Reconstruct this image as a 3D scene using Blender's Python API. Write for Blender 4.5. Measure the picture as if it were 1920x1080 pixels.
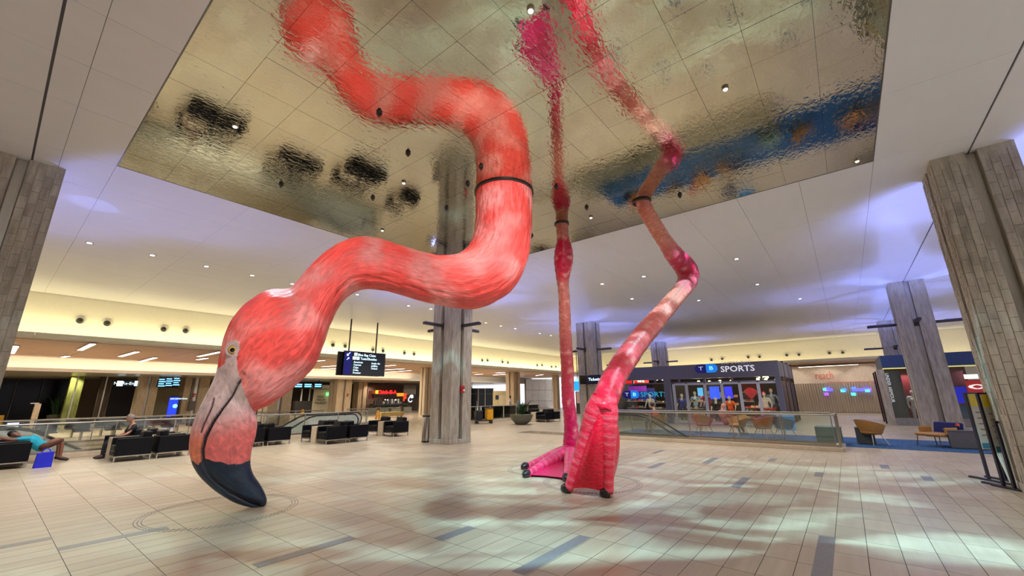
import bpy, bmesh, math, random
from mathutils import Vector, Matrix, noise
random.seed(7)
for o in list(bpy.data.objects): bpy.data.objects.remove(o)
SC = bpy.context.scene; COL = SC.collection
PI = math.pi; rad = math.radians
V = Vector
# ------------------------------------------------------------------ camera
F_PX, EYE, HC = 763.74, 1.76, 6.40
PIT, ROL, YAW = rad(14.834), rad(-0.654), rad(38.409)
_A = V((math.sin(YAW), math.cos(YAW), 0)); _B = V((-math.cos(YAW), math.sin(YAW), 0))
def _w(v): return V((_A.dot(v), _B.dot(v), v[2]))
_u0 = V((0, -math.sin(PIT), math.cos(PIT))); _r0 = V((1, 0, 0))
CFW = _w(V((0, math.cos(PIT), math.sin(PIT))))
CRT = _w(_r0 * math.cos(ROL) + _u0 * math.sin(ROL)); CUP = _w(-_r0 * math.sin(ROL) + _u0 * math.cos(ROL))
cd = bpy.data.cameras.new('camera'); cam = bpy.data.objects.new('camera', cd); COL.objects.link(cam)
cd.sensor_width = 36; cd.lens = F_PX / 1920 * 36; cd.clip_start = 0.05; cd.clip_end = 300
cam.matrix_world = Matrix(((CRT.x, CUP.x, -CFW.x, 0), (CRT.y, CUP.y, -CFW.y, 0), (CRT.z, CUP.z, -CFW.z, EYE), (0, 0, 0, 1)))
SC.camera = cam
# survey helpers: where the sight line of a measured point meets a real plane of the building
def ray(x, y): return CRT * ((x - 960) / F_PX) - CUP * ((y - 540) / F_PX) + CFW
def atz(x, y, z=0.0):
    r = ray(x, y); t = (z - EYE) / r.z; return V((0, 0, EYE)) + r * t
def atY(x, y, c):
    r = ray(x, y); return V((0, 0, EYE)) + r * (c / r.y)
def atX(x, y, c):
    r = ray(x, y); return V((0, 0, EYE)) + r * (c / r.x)
def proj(P):
    d = V(P) - V((0, 0, EYE)); z = d.dot(CFW); return 960 + F_PX * d.dot(CRT) / z, 540 - F_PX * d.dot(CUP) / z, z
# ------------------------------------------------------------------ world, exposure
def lin(r, g=None, b=None):
    if g is None: r, g, b = r
    f = lambda c: (c / 255) / 12.92 if c / 255 <= .04045 else ((c / 255 + .055) / 1.055) ** 2.4
    return (f(r), f(g), f(b), 1)
W = bpy.data.worlds.new('world'); SC.world = W; W.use_nodes = True
W.node_tree.nodes['Background'].inputs[0].default_value = (0.76, 0.76, 0.82, 1)
W.node_tree.nodes['Background'].inputs[1].default_value = 1.4
SC.cycles.sample_clamp_direct = 4; SC.cycles.sample_clamp_indirect = 3; SC.cycles.blur_glossy = 1.0
SC.view_settings.view_transform = 'Standard'; SC.view_settings.look = 'None'
SC.view_settings.exposure = 0.16; SC.view_settings.gamma = 1; SC.view_settings.use_curve_mapping = False
# ------------------------------------------------------------------ lamps of the building
def lamp(kind, name, loc, power, col, aim=None, **kw):
    l = bpy.data.lights.new(name, kind); l.energy = power; l.color = col
    for k, v in kw.items(): setattr(l, k, v)
    o = bpy.data.objects.new(name, l); COL.objects.link(o); o.location = loc
    d = V(aim) - V(loc) if aim is not None else V((0, 0, -1))
    o.rotation_euler = d.to_track_quat('-Z', 'Y').to_euler(); return o
WARM = (1.0, .86, .66); WHITE = (1, .95, .9); BLUE = (.24, .32, 1.0)
def gobo(lo, scale, a, b, seed):      # projector lamp that throws a rippling water pattern on floor and ceiling
    nt = lo.data; nt.use_nodes = True; t = nt.node_tree; N = t.nodes
    em = N['Emission']; g = N.new('ShaderNodeTexCoord')
    m = N.new('ShaderNodeMapping'); m.inputs['Scale'].default_value = (scale, scale * 2.2, scale); m.inputs['Location'].default_value = (seed, seed * 2, 0)
    n = N.new('ShaderNodeTexNoise'); n.inputs['Scale'].default_value = 1.0; n.inputs['Detail'].default_value = 2; n.inputs['Distortion'].default_value = 1.2
    r = N.new('ShaderNodeMapRange'); r.inputs['From Min'].default_value = a; r.inputs['From Max'].default_value = b; r.interpolation_type = 'SMOOTHSTEP'
    t.links.new(g.outputs['Normal'], m.inputs[0]); t.links.new(m.outputs[0], n.inputs[0]); t.links.new(n.outputs[0], r.inputs[0]); t.links.new(r.outputs[0], em.inputs['Strength'])
# downlights in the white ceiling and in the mirror
DOWN = [(168,455),(286,478),(387,499),(473,516),(548,532),(1381,485),(1129,532),(1207,518),(1420,533),(670,552),(766,573),(808,579),(911,605),(939,611),(966,616),(1012,625),(1033,629),(1310,563),(1185,560),(1500,560)]
for k, p in enumerate(DOWN):
    q = atz(*p, HC - .06)
    lamp('SPOT', 'downlight_lamp', q, 360, WHITE, None, spot_size=rad(120), spot_blend=.8, shadow_soft_size=.08)
for x, y in ((-2, 3), (-2, -3), (3, -4), (8, -4.5), (-2, 8), (14.2, 1.5), (14.2, 6), (14, 11), (6, 14), (1.5, 14), (-4, 16), (18, -7), (30, 0), (30, 7), (36, 16), (30, 22)):
    lamp('SPOT', 'downlight_lamp', (x, y, HC - .06), 430, WHITE, None, spot_size=rad(130), spot_blend=.8, shadow_soft_size=.1)
for x, y, s in ((2.6, 2.4, 3.), (5.0, .4, 5.), (9.0, 1.4, 7.), (9.3, 9.4, 11.), (3.0, 10.0, 13.)):
    lo = lamp('SPOT', 'water_projector_lamp', (x, y, HC - .05), 2100 if y < 9 else 900, (.42, .84, .98), (x + .6, y + .3, 0), spot_size=rad(112), spot_blend=.5, shadow_soft_size=.02)
    gobo(lo, 1.9, .50, .66, s)
lamp('SPOT', 'sculpture_lamp', (1.2, 3.4, HC - .05), 1500, (1, .93, .92), (4.3, 7.2, 3.8), spot_size=rad(62), spot_blend=.7, shadow_soft_size=.12)
lamp('SPOT', 'sculpture_lamp', (3.4, 1.8, HC - .05), 1100, (1, .93, .95), (6.4, 5.3, 5.2), spot_size=rad(44), spot_blend=.8, shadow_soft_size=.12)
lamp('SPOT', 'sculpture_lamp', (4.6, 1.0, HC - .05), 1500, (1, .93, .95), (8.4, 4.6, 2.5), spot_size=rad(60), spot_blend=.7, shadow_soft_size=.12)
def strip(name, a, b, w, power, col, aim):
    a, b = V(a), V(b); c = (a + b) / 2; o = lamp('AREA', name, c, power, col, None, shape='RECTANGLE', size=(b - a).length, size_y=w)
    X = (b - a).normalized(); Z = -V(aim).normalized(); Z = (Z - X * Z.dot(X)).normalized(); Y = Z.cross(X)
    o.matrix_world = Matrix(((X.x, Y.x, Z.x, c.x), (X.y, Y.y, Z.y, c.y), (X.z, Y.z, Z.z, c.z), (0, 0, 0, 1))); return o
strip('cove_lamp', (-6, 26.62, 4.56), (45, 26.62, 4.56), .1, 800, (1, .86, .46), (0, .35, 1))
strip('cove_lamp', (45.1, -8, 4.56), (45.1, 26.4, 4.56), .1, 620, (1, .86, .46), (.35, 0, 1))
strip('cove_lamp', (-6, 38.62, 3.72), (30, 38.62, 3.72), .1, 480, (1, .86, .70), (0, .35, 1))
# ------------------------------------------------------------------ materials
MATS = {}
def nodes(name):
    m = bpy.data.materials.new(name); m.use_nodes = True; return m, m.node_tree, m.node_tree.nodes['Principled BSDF']
def mat(name, rgb, rough=.5, metal=0, var=.10, scale=8, bump=0, emit=0, spec=.5, stretch=(1, 1, 1), coord='Object', coat=0):
    """principled material with noise variation of the base colour and a fine bump"""
    if name in MATS: return MATS[name]
    m, t, b = nodes(name); c = lin(rgb); N = t.nodes; L = t.links.new
    b.inputs['Roughness'].default_value = rough; b.inputs['Metallic'].default_value = metal; b.inputs['Specular IOR Level'].default_value = spec
    b.inputs['Coat Weight'].default_value = coat
    tc = N.new('ShaderNodeTexCoord'); mp = N.new('ShaderNodeMapping'); mp.inputs['Scale'].default_value = stretch
    n = N.new('ShaderNodeTexNoise'); n.inputs['Scale'].default_value = scale; n.inputs['Detail'].default_value = 4
    L(tc.outputs[coord], mp.inputs[0]); L(mp.outputs[0], n.inputs[0])
    r = N.new('ShaderNodeValToRGB'); r.color_ramp.elements[0].position = .3; r.color_ramp.elements[1].position = .7
    r.color_ramp.elements[0].color = tuple(x * (1 - var) for x in c[:3]) + (1,); r.color_ramp.elements[1].color = tuple(min(1, x * (1 + var)) for x in c[:3]) + (1,)
    L(n.outputs[0], r.inputs[0]); L(r.outputs[0], b.inputs['Base Color'])
    if bump:
        bp = N.new('ShaderNodeBump'); bp.inputs['Strength'].default_value = bump; bp.inputs['Distance'].default_value = .01
        L(n.outputs[0], bp.inputs['Height']); L(bp.outputs[0], b.inputs['Normal'])
    if emit:
        L(r.outputs[0], b.inputs['Emission Color']); b.inputs['Emission Strength'].default_value = emit
    MATS[name] = m; return m
def glassmat(name, rgb, alpha=.25, rough=.05):
    if name in MATS: return MATS[name]
    m, t, b = nodes(name); N = t.nodes
    tr = N.new('ShaderNodeBsdfTransparent'); tr.inputs[0].default_value = lin(rgb)
    gl = N.new('ShaderNodeBsdfGlossy'); gl.inputs['Roughness'].default_value = rough; gl.inputs[0].default_value = (.9, .95, .93, 1)
    fr = N.new('ShaderNodeFresnel'); fr.inputs[0].default_value = 1.45
    ad = N.new('ShaderNodeMath'); ad.operation = 'ADD'; ad.inputs[1].default_value = alpha * .15
    mx = N.new('ShaderNodeMixShader'); t.links.new(fr.outputs[0], ad.inputs[0]); t.links.new(ad.outputs[0], mx.inputs[0])
    t.links.new(tr.outputs[0], mx.inputs[1]); t.links.new(gl.outputs[0], mx.inputs[2]); t.links.new(mx.outputs[0], N['Material Output'].inputs[0])
    MATS[name] = m; return m
def emis(name, rgb, s=1.0):
    if name in MATS: return MATS[name]
    m, t, b = nodes(name); b.inputs['Base Color'].default_value = lin(rgb); b.inputs['Emission Color'].default_value = lin(rgb); b.inputs['Emission Strength'].default_value = s
    MATS[name] = m; return m
TX, TY, OX, OY = .608, .3025, .93, .125
def floor_mat():
    m, t, b = nodes('floor_stone'); N = t.nodes; L = t.links.new
    g = N.new('ShaderNodeNewGeometry'); s = N.new('ShaderNodeSeparateXYZ'); L(g.outputs['Position'], s.inputs[0])
    def M(op, a, b2=None, c=None):
        n = N.new('ShaderNodeMath'); n.operation = op
        for i, v in enumerate((a, b2, c)):
            if v is None: continue
            if isinstance(v, (int, float)): n.inputs[i].default_value = v
            else: L(v, n.inputs[i])
        return n.outputs[0]
    ux = M('DIVIDE', M('SUBTRACT', s.outputs[0], OX), TX); uy = M('DIVIDE', M('SUBTRACT', s.outputs[1], OY), TY)
    cx, cy = M('FLOOR', ux), M('FLOOR', uy); fx, fy = M('FRACT', ux), M('FRACT', uy)
    cb = N.new('ShaderNodeCombineXYZ'); L(cx, cb.inputs[0]); L(cy, cb.inputs[1])
    wn = N.new('ShaderNodeTexWhiteNoise'); L(cb.outputs[0], wn.inputs[0])
    # streaky travertine veins that run along x, shifted from tile to tile
    off = N.new('ShaderNodeVectorMath'); off.operation = 'MULTIPLY_ADD'; L(wn.outputs['Color'], off.inputs[0]); off.inputs[1].default_value = (7, 7, 7); L(g.outputs['Position'], off.inputs[2])
    mp = N.new('ShaderNodeMapping'); mp.inputs['Scale'].default_value = (.35, 6, 1); L(off.outputs[0], mp.inputs[0])
    n1 = N.new('ShaderNodeTexNoise'); n1.inputs['Scale'].default_value = 1.6; n1.inputs['Detail'].default_value = 3; L(mp.outputs[0], n1.inputs[0])
    r = N.new('ShaderNodeValToRGB'); r.color_ramp.elements[0].position = .12; r.color_ramp.elements[1].position = .98
    r.color_ramp.elements[0].color = lin(156, 140, 116); r.color_ramp.elements[1].color = lin(204, 190, 165)
    L(M('ADD', M('MULTIPLY', n1.outputs[0], .68), M('MULTIPLY', wn.outputs['Value'], .26)), r.inputs[0])
    dk = M('GREATER_THAN', wn.outputs['Value'], .965)
    m1 = N.new('ShaderNodeMix'); m1.data_type = 'RGBA'; L(M('MULTIPLY', dk, .22), m1.inputs[0]); L(r.outputs[0], m1.inputs[6]); m1.inputs[7].default_value = lin(128, 120, 116)
    ex = M('MULTIPLY', M('MINIMUM', fx, M('SUBTRACT', 1, fx)), TX); ey = M('MULTIPLY', M('MINIMUM', fy, M('SUBTRACT', 1, fy)), TY)
    j = M('LESS_THAN', M('MINIMUM', ex, ey), .0032)
    m2 = N.new('ShaderNodeMix'); m2.data_type = 'RGBA'; L(M('MULTIPLY', j, .75), m2.inputs[0]); L(m1.outputs[2], m2.inputs[6]); m2.inputs[7].default_value = lin(84, 74, 62)
    L(m2.outputs[2], b.inputs['Base Color'])
    n2 = N.new('ShaderNodeTexNoise'); n2.inputs['Scale'].default_value = 3.; L(g.outputs['Position'], n2.inputs[0])
    L(M('MULTIPLY_ADD', n2.outputs[0], .16, .24), b.inputs['Roughness'])
    b.inputs['Specular IOR Level'].default_value = .55
    return m
def mirror_mat():
    m, t, b = nodes('rippled_mirror'); N = t.nodes; L = t.links.new
    g = N.new('ShaderNodeNewGeometry')
    mp = N.new('ShaderNodeMapping'); mp.inputs['Scale'].default_value = (1, 1.7, 1); L(g.outputs['Position'], mp.inputs[0])
    n1 = N.new('ShaderNodeTexNoise'); n1.inputs['Scale'].default_value = 7.5; n1.inputs['Detail'].default_value = 2.2; n1.inputs['Distortion'].default_value = .9; L(mp.outputs[0], n1.inputs[0])
    n2 = N.new('ShaderNodeTexNoise'); n2.inputs['Scale'].default_value = .5; n2.inputs['Detail'].default_value = 1; L(g.outputs['Position'], n2.inputs[0])
    r = N.new('ShaderNodeMapRange'); r.inputs['From Min'].default_value = .35; r.inputs['From Max'].default_value = .62; r.inputs['To Min'].default_value = .35; L(n2.outputs[0], r.inputs[0])
    mu = N.new('ShaderNodeMath'); mu.operation = 'MULTIPLY'; L(n1.outputs[0], mu.inputs[0]); L(r.outputs[0], mu.inputs[1])
    bp = N.new('ShaderNodeBump'); bp.inputs['Strength'].default_value = 1; bp.inputs['Distance'].default_value = .0030; L(mu.outputs[0], bp.inputs['Height']); L(bp.outputs[0], b.inputs['Normal'])
    b.inputs['Base Color'].default_value = (.55, .525, .40, 1); b.inputs['Metallic'].default_value = 1; b.inputs['Roughness'].default_value = .035
    return m
def stone_mat(name, c0, c1):
    m, t, b = nodes(name); N = t.nodes; L = t.links.new
    g = N.new('ShaderNodeNewGeometry'); mp = N.new('ShaderNodeMapping'); mp.inputs['Scale'].default_value = (5, 5, .8); L(g.outputs['Position'], mp.inputs[0])
    n = N.new('ShaderNodeTexNoise'); n.inputs['Scale'].default_value = 2.2; n.inputs['Detail'].default_value = 8; n.inputs['Roughness'].default_value = .65; L(mp.outputs[0], n.inputs[0])
    oi = N.new('ShaderNodeObjectInfo'); ad = N.new('ShaderNodeMath'); ad.operation = 'MULTIPLY_ADD'; ad.inputs[1].default_value = .12; L(oi.outputs['Random'], ad.inputs[0]); L(n.outputs[0], ad.inputs[2])
    r = N.new('ShaderNodeValToRGB'); r.color_ramp.elements[0].position = .38; r.color_ramp.elements[1].position = .9
    r.color_ramp.elements[0].color = lin(c0); r.color_ramp.elements[1].color = lin(c1); L(ad.outputs[0], r.inputs[0]); L(r.outputs[0], b.inputs['Base Color'])
    v = N.new('ShaderNodeTexVoronoi'); v.inputs['Scale'].default_value = 38; L(g.outputs['Position'], v.inputs[0])
    bp = N.new('ShaderNodeBump'); bp.inputs['Strength'].default_value = .5; bp.inputs['Distance'].default_value = .012; L(n.outputs[0], bp.inputs['Height']); L(bp.outputs[0], b.inputs['Normal'])
    b.inputs['Roughness'].default_value = .75; MATS[name] = m; return m
def feather_mat(name, sx, sy, bump, rough=.42, dist=.03):
    """colour attribute modulated by noise streaks that follow the body (uv)"""
    m, t, b = nodes(name); N = t.nodes; L = t.links.new
    a = N.new('ShaderNodeVertexColor'); a.layer_name = 'col'; uv = N.new('ShaderNodeUVMap'); uv.uv_map = 'uv'
    mp = N.new('ShaderNodeMapping'); mp.inputs['Scale'].default_value = (sx, sy, 1); L(uv.outputs[0], mp.inputs[0])
    n = N.new('ShaderNodeTexNoise'); n.inputs['Scale'].default_value = 1; n.inputs['Detail'].default_value = 4; n.inputs['Distortion'].default_value = .6; L(mp.outputs[0], n.inputs[0])
    r = N.new('ShaderNodeMapRange'); r.inputs['From Min'].default_value = .3; r.inputs['From Max'].default_value = .7; r.inputs['To Min'].default_value = .72; r.inputs['To Max'].default_value = 1.25; L(n.outputs[0], r.inputs[0])
    mx = N.new('ShaderNodeVectorMath'); mx.operation = 'SCALE'; L(a.outputs[0], mx.inputs[0]); L(r.outputs[0], mx.inputs['Scale']); L(mx.outputs[0], b.inputs['Base Color'])
    bp = N.new('ShaderNodeBump'); bp.inputs['Strength'].default_value = bump; bp.inputs['Distance'].default_value = dist; L(n.outputs[0], bp.inputs['Height']); L(bp.outputs[0], b.inputs['Normal'])
    b.inputs['Roughness'].default_value = rough; MATS[name] = m; return m
FLOOR, MIRROR = floor_mat(), mirror_mat()
STONE = stone_mat('fossil_stone', (142, 132, 116), (206, 198, 182)); STONEW = stone_mat('warm_stone', (172, 150, 116), (214, 196, 164))
CEIL = mat('ceiling_white', (236, 236, 242), .38, var=.015, scale=1.2, bump=.25, stretch=(1, 3, 1))
GROUT = mat('grout', (92, 82, 70), .8); SEAM = mat('dark_seam', (96, 92, 96), .8)
STEEL = mat('brushed_steel', (176, 170, 158), .3, 1, .08, 40, stretch=(1, 1, .05)); DSTEEL = mat('dark_metal', (70, 64, 62), .4, .6)
BLACK = mat('black_rubber', (14, 14, 16), .35); LEATHER = mat('black_leather', (4, 4, 9), .5, spec=.2, var=.3, scale=30, bump=.3)
COVE = mat('cove_plaster', (214, 208, 192), .7, var=.02); WHITEP = mat('white_plaster', (214, 210, 200), .6, var=.03)
WOODC = mat('wood_veneer_ceiling', (196, 164, 136), .5, var=.16, scale=3, stretch=(1, 6, 1)); WOODT = mat('pale_wood', (188, 172, 146), .45, var=.1, scale=6, stretch=(1, 8, 1))
GLASS = glassmat('clear_glass', (251, 253, 251)); DGLASS = mat('night_glass', (5, 6, 7), .15, var=.05, spec=.15)
GLOW = emis('lamp_glow', (255, 250, 240), 5); DARK = mat('dark_interior', (22, 20, 20), .7)
# ------------------------------------------------------------------ mesh builder
class MB:
    def __init__(s): s.v = []; s.f = []; s.mi = None
    def add(s, vs, fs):
        n = len(s.v); s.v += [tuple(v) for v in vs]; s.f += [tuple(i + n for i in f) for f in fs]; return s
    def box(s, x0, y0, z0, x1, y1, z1, M=None, ch=0):
        if x1 < x0: x0, x1 = x1, x0
        if y1 < y0: y0, y1 = y1, y0
        if z1 < z0: z0, z1 = z1, z0
        if ch:  # chamfered upright box: octagon outline plus inset top and bottom
            c = min(ch, (x1 - x0) / 2.2, (y1 - y0) / 2.2, (z1 - z0) / 2.2); vs = []
            for z, k in ((z0, c), (z0 + c, 0), (z1 - c, 0), (z1, c)):
                a, b_, c_, d = x0 + k, x1 - k, y0 + k, y1 - k; e = c - k * .6
                vs += [(a + e, c_, z), (b_ - e, c_, z), (b_, c_ + e, z), (b_, d - e, z), (b_ - e, d, z), (a + e, d, z), (a, d - e, z), (a, c_ + e, z)]
            fs = [(7, 6, 5, 4, 3, 2, 1, 0), tuple(range(24, 32))]
            for l in range(3):
                for i in range(8): fs.append((l * 8 + i, l * 8 + (i + 1) % 8, l * 8 + 8 + (i + 1) % 8, l * 8 + 8 + i))
        else:
            vs = [(x0, y0, z0), (x1, y0, z0), (x1, y1, z0), (x0, y1, z0), (x0, y0, z1), (x1, y0, z1), (x1, y1, z1), (x0, y1, z1)]
            fs = [(3, 2, 1, 0), (4, 5, 6, 7), (0, 1, 5, 4), (1, 2, 6, 5), (2, 3, 7, 6), (3, 0, 4, 7)]
        if M is not None: vs = [M @ V(v) for v in vs]
        return s.add(vs, fs)
    def tube(s, pts, rs, n=8, cap=True):
        pts = [V(p) for p in pts]; rs = [rs] * len(pts) if isinstance(rs, (int, float)) else rs
        T = [(pts[min(i + 1, len(pts) - 1)] - pts[max(i - 1, 0)]).normalized() for i in range(len(pts))]
        u = T[0].orthogonal().normalized(); vs = []
        for p, r, t in zip(pts, rs, T):
            u = (u - t * u.dot(t)); u = u.normalized() if u.length > 1e-6 else t.orthogonal().normalized(); w = t.cross(u)
            vs += [p + (u * math.cos(2 * PI * k / n) + w * math.sin(2 * PI * k / n)) * r for k in range(n)]
        fs = [(i * n + k, i * n + (k + 1) % n, (i + 1) * n + (k + 1) % n, (i + 1) * n + k) for i in range(len(pts) - 1) for k in range(n)]
        if cap: fs += [tuple(range(n - 1, -1, -1)), tuple(range((len(pts) - 1) * n, len(pts) * n))]
        return s.add(vs, fs)
    def lathe(s, prof, c=(0, 0, 0), n=24, cap=True, axis=None):
        vs = []; c = V(c)
        for r, z in prof: vs += [V((r * math.cos(2 * PI * k / n), r * math.sin(2 * PI * k / n), z)) for k in range(n)]
        if axis is not None:
            q = V((0, 0, 1)).rotation_difference(V(axis)); vs = [q @ v for v in vs]
        vs = [v + c for v in vs]; m = len(prof)
        fs = [(i * n + k, i * n + (k + 1) % n, (i + 1) * n + (k + 1) % n, (i + 1) * n + k) for i in range(m - 1) for k in range(n)]
        if cap: fs += [tuple(range(n - 1, -1, -1)), tuple(range((m - 1) * n, m * n))]
        return s.add(vs, fs)
    def ball(s, c, r, sc=(1, 1, 1), n=16, R=None):
        vs = []; m = n // 2
        for i in range(m + 1):
            a = PI * i / m
            for k in range(n):
                p = V((math.sin(a) * math.cos(2 * PI * k / n) * sc[0], math.sin(a) * math.sin(2 * PI * k / n) * sc[1], -math.cos(a) * sc[2])) * r
                vs.append((R @ p if R else p) + V(c))
        return s.add(vs, [(i * n + k, i * n + (k + 1) % n, (i + 1) * n + (k + 1) % n, (i + 1) * n + k) for i in range(m) for k in range(n)])
    def prism(s, poly, z0, z1, M=None):     # 2-D outline extruded
        n = len(poly); vs = [(x, y, z0) for x, y in poly] + [(x, y, z1) for x, y in poly]
        if M is not None: vs = [M @ V(v) for v in vs]
        return s.add(vs, [tuple(range(n - 1, -1, -1)), tuple(range(n, 2 * n))] + [(i, (i + 1) % n, n + (i + 1) % n, n + i) for i in range(n)])
    def build(s, name, m, parent=None, smooth=False, loc=None):
        me = bpy.data.meshes.new(name); me.from_pydata(s.v, [], s.f); me.validate(clean_customdata=False)
        if smooth:
            me.polygons.foreach_set('use_smooth', [True] * len(me.polygons))
            if smooth != 2: me.set_sharp_from_angle(angle=rad(40))
        if m: me.materials.append(m)
        o = bpy.data.objects.new(name, me); COL.objects.link(o)
        if parent: o.parent = parent
        if loc: o.location = loc
        return o
def tag(o, label, cat, group=None, kind=None):
    o['label'] = label; o['category'] = cat
    if group: o['group'] = group
    if kind: o['kind'] = kind
    return o
def thing(name, label, cat, loc=(0, 0, 0), rz=0, group=None):
    o = bpy.data.objects.new(name, None); COL.objects.link(o); o.location = loc; o.rotation_euler = (0, 0, rz); o.empty_display_size = .1
    return tag(o, label, cat, group)
def struct(o): o['kind'] = 'structure'; return o
def copy_tree(o, loc, rz, label):
    def cp(a, par):
        c = a.copy(); COL.objects.link(c)
        if par: c.parent = par
        for ch in a.children: cp(ch, c)
        return c
    kids = list(o.children); r = cp(o, None); r.location = loc; r.rotation_euler = (0, 0, rz)
    if label: r['label'] = label
    return r
def bevel(o, w, seg=2):
    b = o.modifiers.new('bevel', 'BEVEL'); b.width = w; b.segments = seg; b.limit_method = 'ANGLE'; return o
# ------------------------------------------------------------------ floor
VOIDS = [(16.85, .55, 18.05, 13.2), (-5.0, 20.0, 12.6, 24.2), (18.3, 20.2, 28.5, 23.0)]     # openings with escalators
NX = (OX - 2 * TX, OX + 22 * TX); NYr = (OY - 12 * TY, OY + 50 * TY)                          # field laid tile by tile
def cells(rect, holes):
    xs = sorted({rect[0], rect[2]} | {h[i] for h in holes for i in (0, 2) if rect[0] < h[i] < rect[2]})
    ys = sorted({rect[1], rect[3]} | {h[i] for h in holes for i in (1, 3) if rect[1] < h[i] < rect[3]})
    for a, b in zip(xs, xs[1:]):
        for c, d in zip(ys, ys[1:]):
            mx, my = (a + b) / 2, (c + d) / 2
            if not any(h[0] < mx < h[2] and h[1] < my < h[3] for h in holes): yield a, c, b, d
fm = MB()
near = (NX[0], NYr[0], NX[1], NYr[1])
for a, c, b, d in cells((-14, -16, 54, 56), VOIDS + [near]): fm.box(a, c, -.5, b, d, 0)
fl = struct(fm.build('floor', FLOOR)); fl.data.materials.append(GROUT)
fb = MB(); fb.box(near[0], near[1], -.5, near[2], near[3], -.012); fb.build('grout_bed', GROUT, fl)
tb = MB(); e = .0026; hx, hy = TX / 2 - e, TY / 2 - e
def tile_geo(mb, x, y, dz=0):
    mb.add([(x - hx, y - hy, -.012), (x + hx, y - hy, -.012), (x + hx, y + hy, -.012), (x - hx, y + hy, -.012), (x - hx, y - hy, 0), (x + hx, y - hy, 0), (x + hx, y + hy, 0), (x - hx, y + hy, 0)],
           [(0, 1, 5, 4), (1, 2, 6, 5), (2, 3, 7, 6), (3, 0, 4, 7), (4, 5, 6, 7)])
tiles = []
for i in range(-2, 22):
    for j in range(-12, 50):
        x, y = OX + (i + .5) * TX, OY + (j + .5) * TY; d = V((x, y, -EYE)).dot(CFW); vis = False
        if d > .5:
            px, py, _ = proj((x, y, 0)); vis = -60 < px < 1980 and 0 < py < 1110
        tiles.append((0 if vis else 1, d, x, y))
tiles.sort()
tile_geo(tb, 0, 0); tme = None; rest = MB()
for k, (q, d, x, y) in enumerate(tiles):
    if k < 300:
        if tme is None: o = tb.build('floor_tile', FLOOR, fl); tme = o.data
        else: o = bpy.data.objects.new('floor_tile', tme); COL.objects.link(o); o.parent = fl
        o.location = (x, y, 0)
    else: tile_geo(rest, x, y)
o = rest.build('floor_tile', FLOOR, fl); o['kind'] = 'stuff'
INLAY = mat('slate_inlay', (112, 110, 110), .35, var=.2, scale=14, coord='Generated')
for x0, x1, y in ((3.77, 5.18, 2.95), (5.3, 6.98, .505), (2.2, 3.36, 5.36), (.93, 2.0, 7.9), (.35, .93, 8.6), (3.97, 4.6, 4.4), (9.4, 10.6, 2.01), (12.1, 13.3, 3.22), (13.2, 14.1, 5.0), (11.6, 12.2, .8), (13.6, 14.3, -.4), (12.3, 12.9, -1.0), (10.6, 11.6, 4.13), (13.4, 14.0, 1.9)):
    w = .085 if x0 < 8 else .08; MB().box(x0, y - w, -.004, x1, y + w, .0015, ).build('slate_inlay', INLAY, fl)
# ceiling ------------------------------------------------------------
MX0, MX1, MY0, MY1 = .80, 10.60, -1.22, 10.90
ce = MB()
for a, c, b, d in cells((-14, -16, 45.6, 27.05), [(MX0, MY0, MX1, MY1)]): ce.box(a, c, HC + .02, b, d, HC + .3)
ceil = struct(ce.build('ceiling', SEAM))
MB().box(MX0, MY0, HC + .03, MX1, MY1, HC + .3).build('backing_board', SEAM, ceil)
g = .002; sx = (MX1 - MX0) / 13; sy = (MY1 - MY0) / 16; mm = MB().box(g, g, 0, sx - g, sy - g, .02); me0 = None
for i in range(13):
    for j in range(16):
        if me0 is None: o = mm.build('mirror_panel', MIRROR, ceil); me0 = o.data
        else: o = bpy.data.objects.new('mirror_panel', me0); COL.objects.link(o); o.parent = ceil
        o.location = (MX0 + i * sx, MY0 + j * sy, HC + .004 * random.random())
        o.rotation_euler = (random.uniform(-1, 1) * .0012, random.uniform(-1, 1) * .0012, 0)
# frame trim round the mirror
tr = MB()
for a, c, b, d in ((MX0 - .015, MY0 - .015, MX1 + .015, MY0), (MX0 - .015, MY1, MX1 + .015, MY1 + .015), (MX0 - .015, MY0, MX0, MY1), (MX1, MY0, MX1 + .015, MY1)): tr.box(a, c, HC - .002, b, d, HC + .02)
struct(tr.build('trim_1', mat('mirror_trim', (120, 116, 110), .35, .8)))
xs = [-8, -4.2, -1.6, -.31, .045, MX0 - .015] + [MX0 + (MX1 - MX0) * k / 4 for k in (1, 2, 3)] + [MX1 + .015] + [MX1 + 3.14 * k for k in range(1, 11)] + [45.5]
xs = sorted(xs); ys = [-16, -12, -9.2, -6, -3.8, -2.72, MY0 - .015] + [.06 + 1.28 * k for k in range(0, 9)] + [MY1 + .015] + [12.6, 14.7, 16.8, 18.9, 21, 23.1, 25.2, 27.0]
ys = sorted(set(round(y, 3) for y in ys if not (10.0 < y < 10.9))); cp = []
for a, b in zip(xs, xs[1:]):
    for c, d in zip(ys, ys[1:]):
        if b - a < .03 or d - c < .03: continue
        mx, my = (a + b) / 2, (c + d) / 2
        if MX0 < mx < MX1 and MY0 < my < MY1: continue
        cp.append((mx * mx + my * my if V((mx, my, HC - EYE)).dot(CFW) > 2 else 9e3, a, c, b, d))
cp.sort(); rm = MB()
for k, (_, a, c, b, d) in enumerate(cp):
    G = lambda v, t_: .016 if abs(v - t_) < .01 else .003
    gx, gx1, gy, gy1 = G(a, -.31), G(b, -.31), G(c, -2.72), G(d, -2.72)
    if k < 290: MB().box(a + gx, c + gy, HC, b - gx1, d - gy1, HC + .02).build('ceiling_panel', CEIL, ceil)
    else: rm.box(a + gx, c + gy, HC, b - gx1, d - gy1, HC + .02)
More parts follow.
